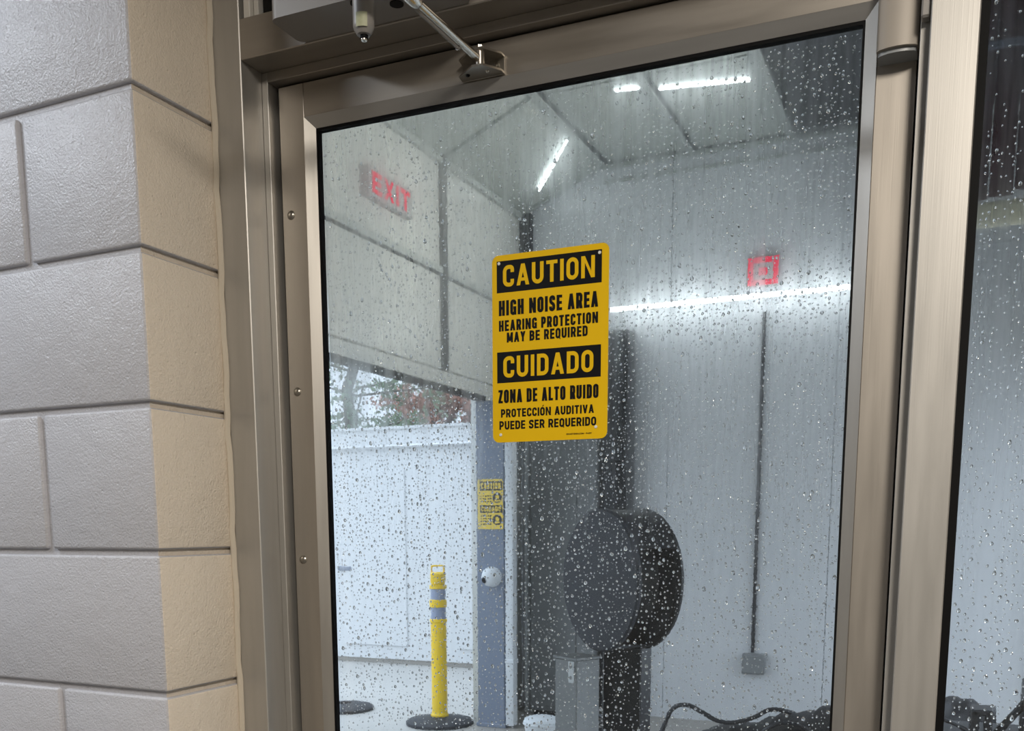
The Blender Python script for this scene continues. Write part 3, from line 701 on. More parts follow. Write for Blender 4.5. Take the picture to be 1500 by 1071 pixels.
ft = [(-0.6445, YD), (-0.6420, YD-.016), (-0.6130, YD-.037), (-0.5980, YD-.037), (-0.5815, YD-.012), (-0.5815, YD)]
b = BM(); prism(b, ft, 'z', 2.1195, 2.1220); part('foot_plate', b, M['bolt'], ar, smooth=True)
b = BM(); prism(b, ft, 'z', 2.0990, 2.1015); lower_plate = part('foot_plate', b, M['bolt'], ar, smooth=True)
b = BM(); box(b, -0.6445, -0.5815, YD-.0025, YD, 2.0985, 2.1220, .0008); foot_base = part('foot_base', b, M['bolt'], ar, smooth=True)
b = BM(); tube(b, [(-0.605, YD-.029, 2.1015), (-0.605, YD-.029, 2.1195)], .0062, 16); pivot = part('pivot_pin', b, M['bolt'], ar, smooth=True)
b = BM(); tube(b, [(-0.605, YD-.029, 2.1220), (-0.605, YD-.029, 2.1265)], .0046, 6); part('pivot_nut', b, M['steel'], pivot)
for x in (-0.629, -0.592):
    b = BM(); lathe(b, [(0, .003), (.003, .0024), (.0042, 0)], (x, YD-.0025, 2.111), (0, -1, 0), 12); part('screw', b, M['steel'], foot_base, smooth=True)
for x, m_ in ((-0.628, 'black'), (-0.599, 'steel')):
    b = BM(); lathe(b, [(0, .002), (.0022, .0016), (.003, 0)], (x, YD-.018, 2.0990), (0, 0, -1), 12); part('rivet', b, M[m_], lower_plate, smooth=True)

# ---- water drops on the outside of both panes
def drops(name, n, x0, x1, z0, z1, y, dens, label, seed, cat='water drops'):
    rg = np.random.default_rng(seed)
    X = []; Z = []; A = []
    # strings of beads left behind by runs of water
    ntr = int((x1-x0) / 0.0052)
    for tx in rg.uniform(x0+.003, x1-.003, ntr):
        top = rg.uniform(z0+.2*(z1-z0), z1); ln = rg.uniform(.15, .8)
        z = top; step = rg.uniform(.0035, .0075); ph = rg.uniform(0, 9)
        while z > max(z0+.004, top-ln):
            X.append(tx + .0010*math.sin(z*25+ph) + rg.normal(0, .0004)); Z.append(z); A.append(rg.lognormal(math.log(.00080), .28))
            z -= step * rg.uniform(.6, 1.6)
    while len(X) < n*3:
        X.extend(rg.uniform(x0+.002, x1-.002, 4000)); Z.extend(rg.uniform(z0+.003, z1-.003, 4000)); A.extend(rg.lognormal(math.log(.00080), .42, 4000))
    X = np.array(X[:n*3]); Z = np.array(Z[:n*3]); A = np.clip(np.array(A[:n*3]), .00036, .0026)
    d = dens((X-x0)/(x1-x0), Z)
    keep = rg.uniform(0, 1, len(X)) < d
    X, Z, A = X[keep], Z[keep], A[keep]
    A = A * np.where(Z < 1.5, 1.12, 1.0)
    # drop overlaps on a coarse grid
    order = np.argsort(-A); cell = .0009; seen = set(); ok = []
    for i in order:
        k = (int(X[i]/cell), int(Z[i]/cell)); rr = int(math.ceil(A[i]*1.0/cell))
        cells = [(k[0]+a, k[1]+c) for a in range(-rr, rr+1) for c in range(-rr, rr+1)]
        if k in seen: continue
        if any(q in seen for q in cells) and A[i] > .0007: continue
        for q in cells: seen.add(q)
        ok.append(i)
    ok = np.array(ok[:n]); X, Z, A = X[ok], Z[ok], A[ok]; N = len(X)
    seg = 7
    rings = [(0.55, 0.86), (0.86, 0.50), (1.0, 0.0)]
    tv = [(0, 1.0, 0)]
    for rr, h in rings:
        for k in range(seg):
            t = 2*math.pi*k/seg; tv.append((rr*math.cos(t), h, rr*math.sin(t)))
    tv = np.array(tv); nv = len(tv)
    faces = []
    for k in range(seg): faces.append((0, 1+k, 1+(k+1) % seg, -1))
    for q in range(2):
        for k in range(seg):
            a = 1+q*seg; c = a+seg; faces.append((a+k, c+k, c+(k+1) % seg, a+(k+1) % seg))
    faces_t = [f_[:3] for f_ in faces if f_[3] == -1]; faces_q = [f_ for f_ in faces if f_[3] != -1]
    base = list(range(1+2*seg, 1+3*seg))
    el = np.clip(rg.normal(1.15, .18, N), .85, 1.9); hh = A * rg.uniform(.70, 1.30, N)
    V = np.zeros((N, nv, 3))
    irr = 1 + rg.normal(0, .07, (N, nv))
    sag = rg.uniform(.15, .6, N)
    V[:, :, 0] = X[:, None] + tv[None, :, 0]*A[:, None]*irr*(1-.18*tv[None, :, 2])
    V[:, :, 1] = y + tv[None, :, 1]*hh[:, None]
    V[:, :, 2] = Z[:, None] + (tv[None, :, 2]*el[:, None] - sag[:, None]*tv[None, :, 1])*A[:, None]*irr
    verts = V.reshape(-1, 3)
    lv = []; ls = []; lt = []; tot = 0
    F3 = np.array(faces_t); F4 = np.array(faces_q); FB = np.array([base])
    offs = (np.arange(N)*nv)[:, None, None]
    a3 = (F3[None]+offs).reshape(-1, 3); a4 = (F4[None]+offs).reshape(-1, 4); ab = (FB[None]+offs).reshape(-1, len(base))
    # orientation: outward is +y for the dome, -y for the base
    loops = np.concatenate([a3[:, ::1].ravel(), a4[:, ::1].ravel(), ab[:, ::1].ravel()])
    tots = np.concatenate([np.full(len(a3), 3), np.full(len(a4), 4), np.full(len(ab), len(base))])
    starts = np.concatenate([[0], np.cumsum(tots)[:-1]])
    me = bpy.data.meshes.new(name); me.vertices.add(len(verts)); me.vertices.foreach_set('co', verts.ravel().astype(np.float32))
    me.loops.add(len(loops)); me.loops.foreach_set('vertex_index', loops.astype(np.int32))
    me.polygons.add(len(tots)); me.polygons.foreach_set('loop_start', starts.astype(np.int32)); me.polygons.foreach_set('loop_total', tots.astype(np.int32))
    sm = np.concatenate([np.ones(len(a3)+len(a4), bool), np.zeros(len(ab), bool)])
    me.update(calc_edges=True); me.validate()
    bm = bmesh.new(); bm.from_mesh(me); bmesh.ops.recalc_face_normals(bm, faces=bm.faces); bm.to_mesh(me); bm.free()
    me.polygons.foreach_set('use_smooth', sm)
    # keep the flat base from bending the dome's shading
    try: me.set_sharp_from_angle(angle=R(75))
    except Exception: pass
    me.materials.append(M['water'])
    o = bpy.data.objects.new(name, me); C.objects.link(o)
    tag(o, label, cat, kind='stuff'); return o
def dens_door(uu, z):
    v = (z-1.2)/.88
    d = 0.62 + 0.60*np.exp(-((v-.55)/.22)**2)*(0.45+0.75*uu) - 0.10*(v < .3)
    d = np.where(v > .90, d*.85, d); d = np.where(v < 0, .22, d)
    return np.clip(d, .05, 1)
drops('water_drops', 31000, GX0, GX1, GZ0, GZ1, YG+GT+.0002, dens_door, 'clear water drops and runs beaded on the outside of the door glass', 3)
drops('water_drops', 17000, 0.0055, 0.92, 0.8, HZ-.01, YS+GT+.0002, lambda uu, z: np.where(z > 1.9, .45, 1.0), 'clear water drops beaded on the outside of the sidelight glass', 5)

# ---- far wall LED tube, ceiling tubes
def led(name, p0, p1, rad, m_, label, hang, group=None, wallmount=False):
    p0, p1 = Vector(p0), Vector(p1); d = (p1-p0).normalized(); c = (p0+p1)/2
    t = thing(name, label, 'light', tuple(c+Vector(hang)*2), group)
    b = BM(); tube(b, [p0, p1], rad, 14); part('diffuser_tube', b, m_, t, smooth=True)
    for e in (p0, p1):
        s = 1 if e is p1 else -1
        b = BM(); tube(b, [e, e+d*s*.03], rad*1.15, 14); part('end_cap', b, M['sign_white'], t, smooth=True)
    for k in (.2, .8):
        q = p0.lerp(p1, k); h = Vector(hang)
        b = BM(); tube(b, [q, q+h], rad*.35, 8); part('clip', b, M['sign_white'], t)
    return t
led('wall_light', (-2.44, YF-.22, 3.120), (-0.60, YF-.22, 3.120), .016, M['tube'], 'long bright white LED tube running across the far wall', (0, .21, 0))
led('ceiling_light', (-3.012, 7.36, 4.030), (-2.622, 6.93, 4.190), .007, M['tube_ceiling'], 'short slanting LED tube on the sloped ceiling by the far corner', (-.008, 0, .020))
led('ceiling_light', (-2.112, 6.40, 4.222), (-1.950, 6.43, 4.222), .007, M['tube_ceiling'], 'shortest LED tube on the flat ceiling, left of the rib', (0, 0, .012))
led('ceiling_light', (-1.845, 6.49, 4.222), (-1.300, 6.60, 4.222), .007, M['tube_ceiling'], 'longer LED tube on the flat ceiling, right of the rib', (0, 0, .012))

# ---- red lit signs
ex = thing('exit_sign', 'red lit EXIT sign on the side wall above the exit opening', 'sign', (XLW, 5.5, 3.44))
b = BM(); box(b, XLW+.002, XLW+.05, 5.24, 5.76, 3.42, 3.59, .006); part('housing', b, M['sign_white'], ex)
b = BM(); flat_polys(b, line_polys('EXIT', .44, .12, .24, .8), (XLW+.05, 5.28, 3.445), (0, 1, 0), (0, 0, 1), (1, 0, 0), .002); part_keep('lettering', b, M['red'], ex)
ex = thing('warning_light_panel', 'square red lit panel on the far wall above the long tube light', 'sign', (-1.354, YF, 3.228))
b = BM(); box(b, -1.472, -1.236, YF-.04, YF-.001, 3.222, 3.433, .006); part('housing', b, M['sign_white'], ex)
for (a, c, z0, z1) in ((-1.462, -1.425, 3.232, 3.423), (-1.283, -1.246, 3.232, 3.423), (-1.420, -1.288, 3.385, 3.423), (-1.420, -1.288, 3.232, 3.268), (-1.385, -1.323, 3.300, 3.350)):
    b = BM(); box(b, a, c, YF-.046, YF-.04, z0, z1, .002); part('led_bar', b, M['red'], ex)

# ---- conduit and box on the far wall
cn = thing('electrical_conduit', 'thin dark conduit dropping down the far wall to a junction box', 'conduit', (-1.335, YF, 0.39))
b = BM(); tube(b, [(-1.338, YF-.02, 3.05), (-1.338, YF-.02, .56)], .014, 10)
part('pipe', b, M['trim_dark'], cn, smooth=True)
b = BM(); box(b, -1.410, -1.236, YF-.07, YF, .395, .555, .012, 2); jbox = part('junction_box', b, M['grey_cab'], cn, smooth=True)
b = BM(); box(b, -1.400, -1.246, YF-.078, YF-.07, .41, .54, .003); part('box_cover', b, M['grey_cab'], jbox)
for z in (2.4, 1.6, 0.9):
    b = BM(); box(b, -1.365, -1.311, YF-.012, YF, z, z+.02, .002); part('pipe_strap', b, M['grey_cab'], cn)

# ---- exit opening column, pipes, signs
co = thing('door_column', 'blue-grey steel column at the far side of the exit opening', 'column', (-3.135, 6.82, 0))
b = BM(); box(b, -3.255, -3.030, 6.72, 6.90, 0, 2.424, .006); part('shaft', b, M['grey_steel'], co)
b = BM(); box(b, -3.26, -3.02, 6.70, 6.92, 0, .03, .004); part('base_plate', b, M['grey_steel'], co)
pp = thing('white_pipe', 'white square downpipe right beside the blue-grey column', 'pipe', (-2.985, 6.75, 0))
b = BM(); box(b, -3.018, -2.952, 6.71, 6.79, 0.02, 2.42, .008, 2); part('pipe', b, M['white_pvc'], pp, smooth=True)
for z in (.5, 1.95):
    b = BM(); box(b, -3.022, -2.948, 6.705, 6.795, z, z+.03, .003); part('bracket', b, M['white_pvc'], pp)
p2 = thing('thin_pipe', 'thin pale vertical pipe on the dark strip beside the grey cabinet', 'pipe', (-3.12, 7.42, 0))
b = BM(); tube(b, [(-3.135, 7.42, 0.0), (-3.135, 7.42, 3.0)], .024, 14); part('pipe', b, M['white_pvc'], p2, smooth=True)
for z in (.8, 2.2):
    b = BM(); box(b, -3.16, -3.11, 7.42, 7.599, z, z+.03, .003); part('bracket', b, M['reflective'], p2)
ss = thing('safety_sign', 'small faded yellow CAUTION safety sign with two round symbols on the blue-grey column', 'sign', (-3.14, 6.72, 1.48))
ys = 6.719
b = BM(); prism(b, rrect(-3.240, -3.034, 1.498, 1.862, .012, 4), 'y', ys-.004, ys); part('sign_plate', b, M['yellow_far'], ss)
b = BM(); box(b, -3.222, -3.040, ys-.0055, ys-.004, 1.780, 1.846); part('black_band', b, M['grey_print'], ss)
b = BM(); flat_polys(b, line_polys('CAUTION', .16, .046, .2, .7), (-3.211, ys-.0055, 1.790), (1, 0, 0), (0, 0, 1), NY, .0008); part_keep('lettering', b, M['yellow_far'], ss)
b = BM(); box(b, -3.222, -3.040, ys-.0055, ys-.004, 1.618, 1.672); part('black_band', b, M['grey_print'], ss)
b = BM(); flat_polys(b, line_polys('CUIDADO', .16, .036, .2, .7), (-3.211, ys-.0055, 1.627), (1, 0, 0), (0, 0, 1), NY, .0008); part_keep('lettering', b, M['yellow_far'], ss)
for z in (1.726, 1.566):
    b = BM(); lathe(b, [(.038, 0), (.038, .0015), (0, .0015)], (-3.080, ys-.004, z), NY, 24); sym = part('round_symbol', b, M['grey_print'], ss)
    b = BM(); lathe(b, [(.016, 0), (.016, .001), (0, .001)], (-3.080, ys-.0055, z+.006), NY, 16); part('pictogram', b, M['yellow_far'], sym)
    b = BM(); box(b, -3.100, -3.060, ys-.0066, ys-.0055, z-.026, z-.014); part('pictogram', b, M['yellow_far'], sym)
b = BM()
for z0 in (1.735, 1.715, 1.695, 1.590, 1.570, 1.550, 1.530):
    for k in range(5):
        xx = -3.218+.019*k + random.uniform(0, .003); box(b, xx, xx+random.uniform(.009, .015), ys-.0048, ys-.004, z0, z0+.010)
part('fine_print', b, M['grey_print'], ss, kind='stuff')
dm = thing('dome_camera', 'white round dome camera with dark lens on the blue-grey column', 'camera', (-3.125, 6.72, 1.14))
b = BM(); lathe(b, [(0, .012), (.074, .012), (.078, 0), (.07, .0)], (-3.125, 6.718, 1.145), NY, 28); lathe(b, [(.074, .012), (.070, .045), (.052, .070), (.028, .082), (0, .086)], (-3.125, 6.718, 1.145), NY, 28); dome = part('dome', b, M['white_pvc'], dm, smooth=True)
b = BM(); lathe(b, [(.024, 0), (.024, .014), (.018, .020), (0, .022)], (-3.155, 6.655, 1.125), (-.55, -.8, -.25), 18); part('lens', b, M['black'], dome, smooth=True)

# ---- tall grey cabinet and dark post against the far wall
cb = thing('tall_cabinet', 'tall grey steel cabinet against the left of the far wall', 'cabinet', (-2.8, 7.4, 0))
b = BM(); box(b, -3.06, -2.515, 7.30, 7.595, 0.04, 2.93, .008); part('cabinet_body', b, M['grey_cab'], cb)
b = BM(); box(b, -3.05, -2.672, 7.288, 7.302, .08, 2.90, .004); cdoor = part('cabinet_door', b, M['grey_cab'], cb)
b = BM(); box(b, -2.664, -2.522, 7.288, 7.302, .08, 2.90, .004); part('cabinet_door', b, M['grey_cab'], cb)
b = BM(); box(b, -3.04, -2.53, 7.33, 7.59, 0, .04); part('plinth', b, M['near_black'], cb)
b = BM(); box(b, -2.700, -2.685, 7.265, 7.29, 1.2, 1.35, .003); part('handle', b, M['grey_steel'], cdoor)
pc = thing('black_post', 'tall black square post between the grey cabinet and white wall', 'post', (-2.40, 7.45, 0))
b = BM(); box(b, -2.495, -2.290, 7.36, 7.568, 0, 2.95, .02, 2); part('shaft', b, M['near_black'], pc, smooth=True)
b = BM(); box(b, -2.505, -2.280, 7.35, 7.568, 2.80, 2.97, .02, 2); part('top_cap', b, M['near_black'], pc, smooth=True)
b = BM(); box(b, -2.47, -2.33, 7.34, 7.365, 2.0, 2.12, .01); part('bracket', b, M['near_black'], pc)

# ---- round hooded machine on its posts, close behind the glass
hm = thing('round_housing', 'large charcoal round drum housing standing in the wash bay behind the glass', 'machine', (-0.95, 3.05, 0))
nv = Vector((-.633, -.773, 0)); c0 = Vector((-1.012, 2.985, 1.337)); RR = .226
b = BM(); lathe(b, [(0, .012), (.10, .012), (RR-.006, .008), (RR, .003), (RR, -.006), (RR-.006, -.010), (0, -.010)], c0, nv, 56); part('front_disc', b, M['charcoal'], hm, smooth=True)
cb_ = c0 - nv*.155
b = BM(); lathe(b, [(0, .008), (RR-.004, .008), (RR, .003), (RR, -.004), (RR-.006, -.010), (0, -.012)], cb_, nv, 56); part('rear_disc', b, M['near_black'], hm, smooth=True)
b = BM()
xa, ya, za = frame_of(nv)
if ya.z < 0: ya = -ya
za_ = Vector((0, 0, 1)); xa_ = za_.cross(nv).normalized()     # horizontal in the disc plane
def shell(a0, a1, n, r0, r1):
    ring = []
    for k in range(n+1):
        t = R(a0+(a1-a0)*k/n); dd = xa_*math.cos(t)+za_*math.sin(t)
        ring.append([b.verts.new(c0+dd*r0-nv*.008), b.verts.new(c0+dd*r0-nv*.150), b.verts.new(c0+dd*r1-nv*.150), b.verts.new(c0+dd*r1-nv*.008)])
    for p, q in zip(ring, ring[1:]):
        for k in range(4): b.faces.new((p[k], q[k], q[(k+1) % 4], p[(k+1) % 4]))
    b.faces.new(ring[0]); b.faces.new(ring[-1][::-1])
sgn = 1 if xa_.x > 0 else -1
if sgn > 0: shell(28, 332-44, 40, RR-.004, RR-.012)
else: shell(-108, 152, 40, RR-.004, RR-.012)
part('shell', b, M['near_black'], hm, smooth=True)
b = BM(); lathe(b, [(.12, -.008), (.12, -.150)], c0, nv, 32); part('inner_drum', b, M['near_black'], hm, smooth=True)
b = BM(); lathe(b, [(.205, -.148), (.150, -.120), (.125, -.06), (.150, -.03), (.2, -.012)], c0, nv, 40); part('wound_hose', b, M['hose'], hm, smooth=True)
# support posts: turned square tube with hinge plate, and a darker one behind
ax_ = Vector((math.cos(R(-28)), math.sin(R(-28)), 0)); ay_ = Vector((0, 0, 1)).cross(ax_)
pc0 = Vector((-1.075, 2.955, 0))
b = BM(); obox(b, (pc0.x, pc0.y, .545), ax_, ay_, (0, 0, 1), .052, .050, .545, .003); part('support_post', b, M['grey_cab'], hm)
b = BM(); obox(b, (pc0.x, pc0.y, 1.094), ax_, ay_, (0, 0, 1), .057, .055, .004, .001); part('post_cap', b, M['grey_cab'], hm)
b = BM(); box(b, -1.015, -.885, 3.03, 3.15, 0, 1.125, .004); part('support_post', b, M['near_black'], hm, label='black square support post')
hp = pc0 + ax_*.030 - ay_*.0525
b = BM(); obox(b, (hp.x, hp.y, 1.052), ax_, ay_, (0, 0, 1), .0125, .0025, .034, .001); hplate = part('hinge_plate', b, M['white_pvc'], hm)
for dz in (-.018, .018):
    b = BM(); q = hp - ay_*.0026; lathe(b, [(.006, 0), (.006, .002), (0, .002)], (q.x, q.y, 1.052+dz), -ay_, 12); part('bolt', b, M['grey_cab'], hplate)
b = BM(); box(b, -1.16, -.86, 2.88, 3.17, 0, .012, .002); part('base_plate', b, M['grey_cab'], hm)

# ---- white tub on the floor
tb = thing('white_tub', 'white rounded plastic tub on the wash bay floor, top just in view', 'tub', (-2.30, 5.75, 0))
b = BM(); lathe(b, [(0, 0), (.085, 0), (.095, .02), (.112, .27), (.118, .285), (.112, .30), (.08, .312), (0, .318)], (-2.33, 5.75, 0), (0, 0, 1), 28); part('tub_body', b, M['white_pvc'], tb, smooth=True)
b = BM(); lathe(b, [(.116, .262), (.122, .265), (.122, .275), (.116, .278)], (-2.33, 5.75, 0), (0, 0, 1), 28); part('rim', b, M['white_pvc'], tb, smooth=True)
hb = thing('coiled_black_hose', 'small coil of black hose on the floor behind the white tub', 'hose', (-2.13, 6.1, 0))
b = BM(); pts = [(-2.13+.10*math.cos(t), 6.1+.10*math.sin(t), .03+.26*(t/30)) for t in np.linspace(0, 30, 120)]; tube(b, pts, .016, 8); part('hose_coil', b, M['hose'], hb, smooth=True)

# ---- looping hose and dark heap at the foot of the far wall
def spline(pts, n=10):
    out = []; P = [Vector(p) for p in pts]; P = [P[0]*2-P[1]] + P + [P[-1]*2-P[-2]]
    for i in range(1, len(P)-2):
        for k in range(n):
            t = k/n; a, b_, c, d = P[i-1], P[i], P[i+1], P[i+2]
            out.append(0.5*((2*b_)+(c-a)*t+(2*a-5*b_+4*c-d)*t*t+(-a+3*b_-3*c+d)*t**3))
    out.append(P[-2]); return out
hs = BM(); tube(hs, spline([(-1.75, 6.25, .03), (-1.69, 6.3, .17), (-1.625, 6.3, .315), (-1.533, 6.3, .353), (-1.43, 6.3, .315), (-1.33, 6.3, .265), (-1.22, 6.3, .258), (-1.09, 6.32, .300), (-1.00, 6.34, .352), (-.90, 6.36, .345), (-.8, 6.4, .30), (-.7, 6.4, .2)]), .015, 10)
o = part('looping_hose', hs, M['hose'], smooth=True); tag(o, 'thin black hose arching up from the floor at the foot of the far wall', 'hose')
hs = BM(); tube(hs, spline([(-1.40, 6.15, .015), (-1.25, 6.18, .02), (-1.10, 6.22, .14), (-.98, 6.2, .26), (-.86, 6.2, .30), (-.72, 6.2, .25), (-.60, 6.2, .1)]), .013, 10)
o = part('looping_hose', hs, M['hose'], smooth=True); tag(o, 'second black hose lying in front of the arched one on the dark heap', 'hose')
b = BM(); nx, ny = 46, 18; grid = []
hz = lambda x: np.interp(x, [-1.62, -1.40, -1.2, -1.1, -.95, -.85, -.72, -.60, -.4, .0, .3], [.0, .19, .235, .25, .30, .335, .35, .41, .46, .5, .45])
for i in range(nx+1):
    x = -1.60 + 1.9*i/nx; row = []
    for j in range(ny+1):
        t = j/ny; y = 6.10 + .62*t
        z = hz(x)*(math.sin(math.pi*min(1, max(0, t)))**.45) + .012*math.sin(x*23+t*9) + .010*math.sin(x*51-t*14)
        row.append(b.verts.new((x, y, max(.002, z))))
    grid.append(row)
for i in range(nx):
    for j in range(ny): b.faces.new((grid[i][j], grid[i+1][j], grid[i+1][j+1], grid[i][j+1]))
bot = [g[0] for g in grid] + [grid[-1][j] for j in range(1, ny+1)] + [g[-1] for g in grid[::-1][1:]] + [grid[0][j] for j in range(ny-1, 0, -1)]
b.faces.new(bot[::-1])
o = part('dark_tarp_heap', b, M['near_black'], smooth='all'); tag(o, 'heap of crumpled black tarp and cloth at the foot of the far wall', 'tarp')

# ---- bollard and loose base outside
bx, by = -3.565, 6.68
bo = thing('bollard', 'yellow delineator bollard with grey bands and loop handle outside the exit', 'bollard', (bx, by, 0))
b = BM(); lathe(b, [(0, 0), (.262, 0), (.262, .022), (.245, .036), (.11, .055), (.075, .062), (0, .062)], (bx, by, 0), (0, 0, 1), 36); part('rubber_base', b, M['speckled'], bo, smooth=True)
b = BM(); lathe(b, [(.068, .06), (.070, .075), (.062, .085), (.060, .10), (.060, .79), (.066, .796), (.066, .815), (.060, .82)], (bx, by, 0), (0, 0, 1), 28); bpost = part('post', b, M['byellow'], bo, smooth=True)
def yring(z0, z1, rr=.066):
    b = BM(); lathe(b, [(.058, z0), (rr, z0+.004), (rr, z1-.004), (.058, z1)], (bx, by, 0), (0, 0, 1), 28); part('yellow_ring', b, M['byellow'], bpost, smooth=True)
b = BM(); lathe(b, [(.0575, .82), (.0575, .91)], (bx, by, 0), (0, 0, 1), 28); part('reflective_band', b, M['reflective'], bpost, smooth=True)
yring(.908, .968)
b = BM(); lathe(b, [(.0575, .966), (.0575, 1.05)], (bx, by, 0), (0, 0, 1), 28); part('reflective_band', b, M['reflective'], bpost, smooth=True)
yring(1.048, 1.080)
b = BM(); lathe(b, [(.052, 1.078), (.054, 1.09), (.060, 1.11), (.060, 1.165), (.050, 1.175), (0, 1.178)], (bx, by, 0), (0, 0, 1), 28); bcap = part('cap', b, M['byellow'], bo, smooth=True)
b = BM(); vx = Vector((math.cos(R(28)), math.sin(R(28)), 0)); cc = Vector((bx, by, 0))
tube(b, spline([cc-vx*.046+Vector((0, 0, 1.165)), cc-vx*.046+Vector((0, 0, 1.205)), cc-vx*.040+Vector((0, 0, 1.222)), cc+vx*.040+Vector((0, 0, 1.222)), cc+vx*.046+Vector((0, 0, 1.205)), cc+vx*.046+Vector((0, 0, 1.165))], 5), .0075, 8); part('loop_handle', b, M['byellow'], bcap, smooth=True)
b = BM(); lathe(b, [(0, 0), (.245, 0), (.245, .02), (.225, .036), (.10, .052), (.06, .056), (.055, .03), (0, .03)], (-4.60, 6.92, 0), (0, 0, 1), 32)
o = part('rubber_base', b, M['speckled'], smooth=True); tag(o, 'empty round black rubber bollard base on the concrete at far left', 'bollard base')

# ---- what shows through the sidelight
rl = thing('overhead_rail', 'cream horizontal rail high up behind the sidelight', 'rail', (.2, 4.0, 2.54))
b = BM(); prism(b, rrect(4.0, 4.06, 2.54, 2.62, .02, 4), 'x', -.22, .615); part('beam', b, M['cream'], rl, smooth=True)
for x in (-.1, .45):
    b = BM(); box(b, x, x+.04, 4.01, 4.05, 2.60, 4.25, .004); part('hanger', b, M['trim_dark'], rl)
cu = thing('cloth_curtain', 'maroon hanging cloth strips above the cream rail behind the sidelight', 'curtain', (.2, 4.3, 2.7))
for k in range(8):
    x0 = -.12 + k*.085; zb = 2.70 + random.uniform(-.02, .03); b = BM()
    rows = []
    for j in range(9):
        z = zb + (3.75-zb)*j/8; dy = .02*math.sin(j*1.1+k*1.9)
        rows.append([b.verts.new((x0, 4.30+dy, z)), b.verts.new((x0+.04, 4.285+dy, z)), b.verts.new((x0+.08, 4.30+dy, z)), b.verts.new((x0+.04, 4.312+dy, z))])
    for p, q in zip(rows, rows[1:]):
        for i in range(4): b.faces.new((p[i], p[(i+1) % 4], q[(i+1) % 4], q[i]))
    b.faces.new(rows[0][::-1]); b.faces.new(rows[-1])
    part('cloth_strip', b, M['maroon'], cu, smooth=True)
b = BM(); box(b, -.15, .6, 4.27, 4.33, 3.74, 3.80, .004); part('frame_bar', b, M['trim_dark'], cu)
for x in (-.05, .45):
    b = BM(); box(b, x, x+.04, 4.28, 4.32, 3.79, 4.25); part('hanger', b, M['trim_dark'], cu)
b = BM(); box(b, -.15, .6, 4.20, 4.215, 3.19, 3.215, .002); part('cross_bar', b, M['grey_steel'], cu)
eq = thing('wash_equipment', 'low black wash machine with upright blocks and slanted arm behind the sidelight', 'machine', (.25, 5.0, 0))
b = BM(); box(b, -.12, .56, 4.9, 5.35, 0, .545, .02, 2); part('machine_body', b, M['near_black'], eq)
b = BM(); box(b, .128, .168, 4.93, 5.1, .54, .667, .008); part('upright', b, M['near_black'], eq)
b = BM(); box(b, .190, .222, 4.93, 5.1, .54, .667, .008); part('upright', b, M['near_black'], eq)
b = BM(); box(b, .128, .222, 4.93, 5.1, .645, .672, .006); part('cross_piece', b, M['near_black'], eq)
b = BM(); tube(b, [(.245, 5.0, .56), (.36, 5.0, .72)], .018, 10); part('slanted_arm', b, M['near_black'], eq, smooth=True)
b = BM(); box(b, .345, .46, 4.95, 5.2, .54, .80, .01); part('control_box', b, M['near_black'], eq)
b = BM(); tube(b, spline([(-.05, 4.95, .615), (.02, 4.95, .612), (.08, 4.95, .590), (.13, 4.95, .56)]), .010, 8); part('cable', b, M['hose'], eq, smooth=True)

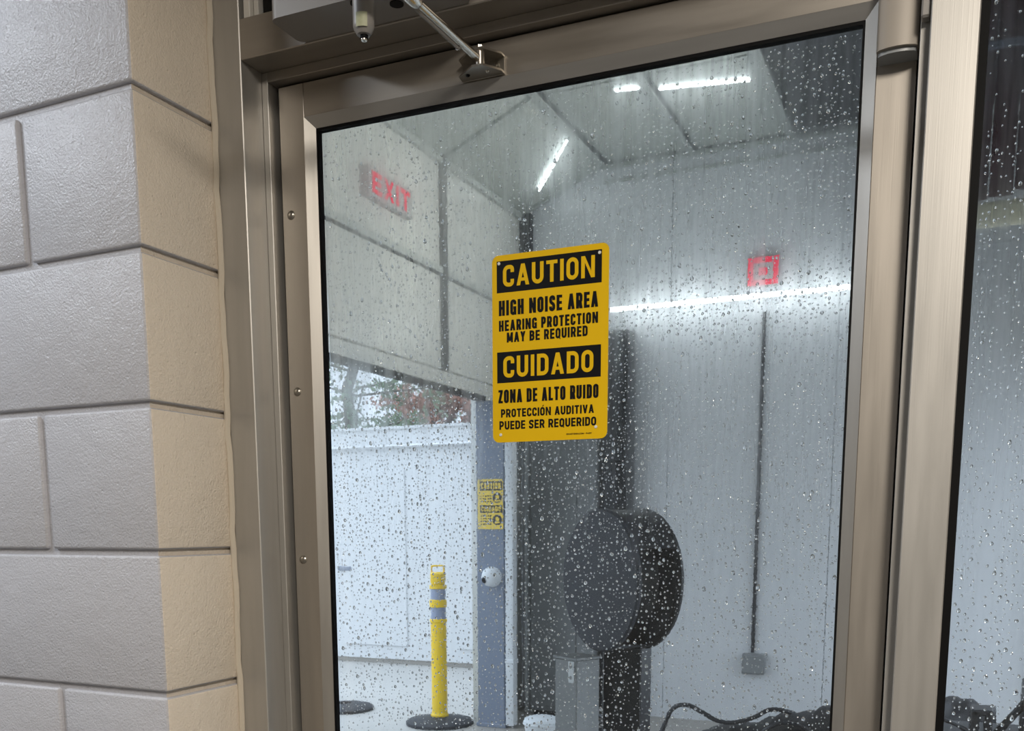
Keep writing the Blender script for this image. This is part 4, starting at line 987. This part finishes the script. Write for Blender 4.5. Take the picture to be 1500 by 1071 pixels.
# ---- trees behind the yard wall
def tree(name, base, h, spread, leafm, label, leaf_n, leaf_s, seed, crown, group=None):
    rd = random.Random(seed); t = thing(name, label, 'tree', base)
    b = BM(); tips = []
    B = Vector(base)
    trunk = [B + Vector((rd.uniform(-.05, .05)*k, rd.uniform(-.05, .05)*k, h*k/8)) for k in range(9)]
    tube(b, trunk, [.13*(1-k/9.5)+.015 for k in range(9)], 7)
    for i in range(46):
        k = rd.uniform(.22, .98); p = B + Vector((0, 0, h*k)); a = rd.uniform(0, 6.283)
        ln = spread*(1.15-k*.75)*rd.uniform(.6, 1.1) if crown == 'cone' else spread*rd.uniform(.5, 1.0)
        d = Vector((math.cos(a), math.sin(a), rd.uniform(.0, .35) if crown == 'cone' else rd.uniform(.3, .9))).normalized()
        q = p + d*ln*.5 + Vector((0, 0, rd.uniform(-.05, .1))); e = q + (d+Vector((rd.uniform(-.3, .3), rd.uniform(-.3, .3), rd.uniform(-.2, .2)))).normalized()*ln*.5
        tube(b, [p, q, e], [.035*(1.1-k), .018, .005], 5); tips += [p.lerp(q, .6), q, q.lerp(e, .5), e]
        for _ in range(4):
            s = q.lerp(e, rd.random()); g = s + Vector((rd.uniform(-1, 1), rd.uniform(-1, 1), rd.uniform(-.5, .9))).normalized()*ln*.3
            tube(b, [s, g], [.010, .003], 4); tips += [g, s.lerp(g, .5)]
    part('trunk_and_branches', b, M['bark'], t)
    vs = []; fs = []
    for i in range(leaf_n):
        c = tips[rd.randrange(len(tips))] + Vector((rd.gauss(0, .10), rd.gauss(0, .10), rd.gauss(0, .08)))
        e = Euler((rd.uniform(0, 6.28), rd.uniform(0, 6.28), rd.uniform(0, 6.28))).to_matrix(); s = leaf_s*rd.uniform(.6, 1.3)
        n0 = len(vs)
        for q in ((-1, 0, 0), (0, -.45, .1), (1, 0, 0), (0, .45, .1)): vs.append(tuple(c + e @ Vector(q)*s - B))
        fs.append((n0, n0+1, n0+2, n0+3))
    me = bpy.data.meshes.new('foliage'); me.from_pydata(vs, [], fs); me.materials.append(leafm)
    o = bpy.data.objects.new('foliage', me); C.objects.link(o); o.parent = t; o['kind'] = 'stuff'
    return t
tree('evergreen_tree', (-9.05, 14.2, 0), 7.5, 1.9, M['green'], 'thin grey-green evergreen behind the white yard wall', 5200, .06, 3, 'cone')
tree('bare_tree', (-13.0, 24.3, 0), 8.2, 2.5, M['green'], 'mostly bare branching tree between the evergreen and the russet tree', 900, .08, 5, 'round')
tree('russet_tree', (-9.6, 18.9, 0), 5.7, 1.55, M['russet'], 'russet-leaved tree behind the white yard wall beside the column', 9500, .065, 9, 'round')
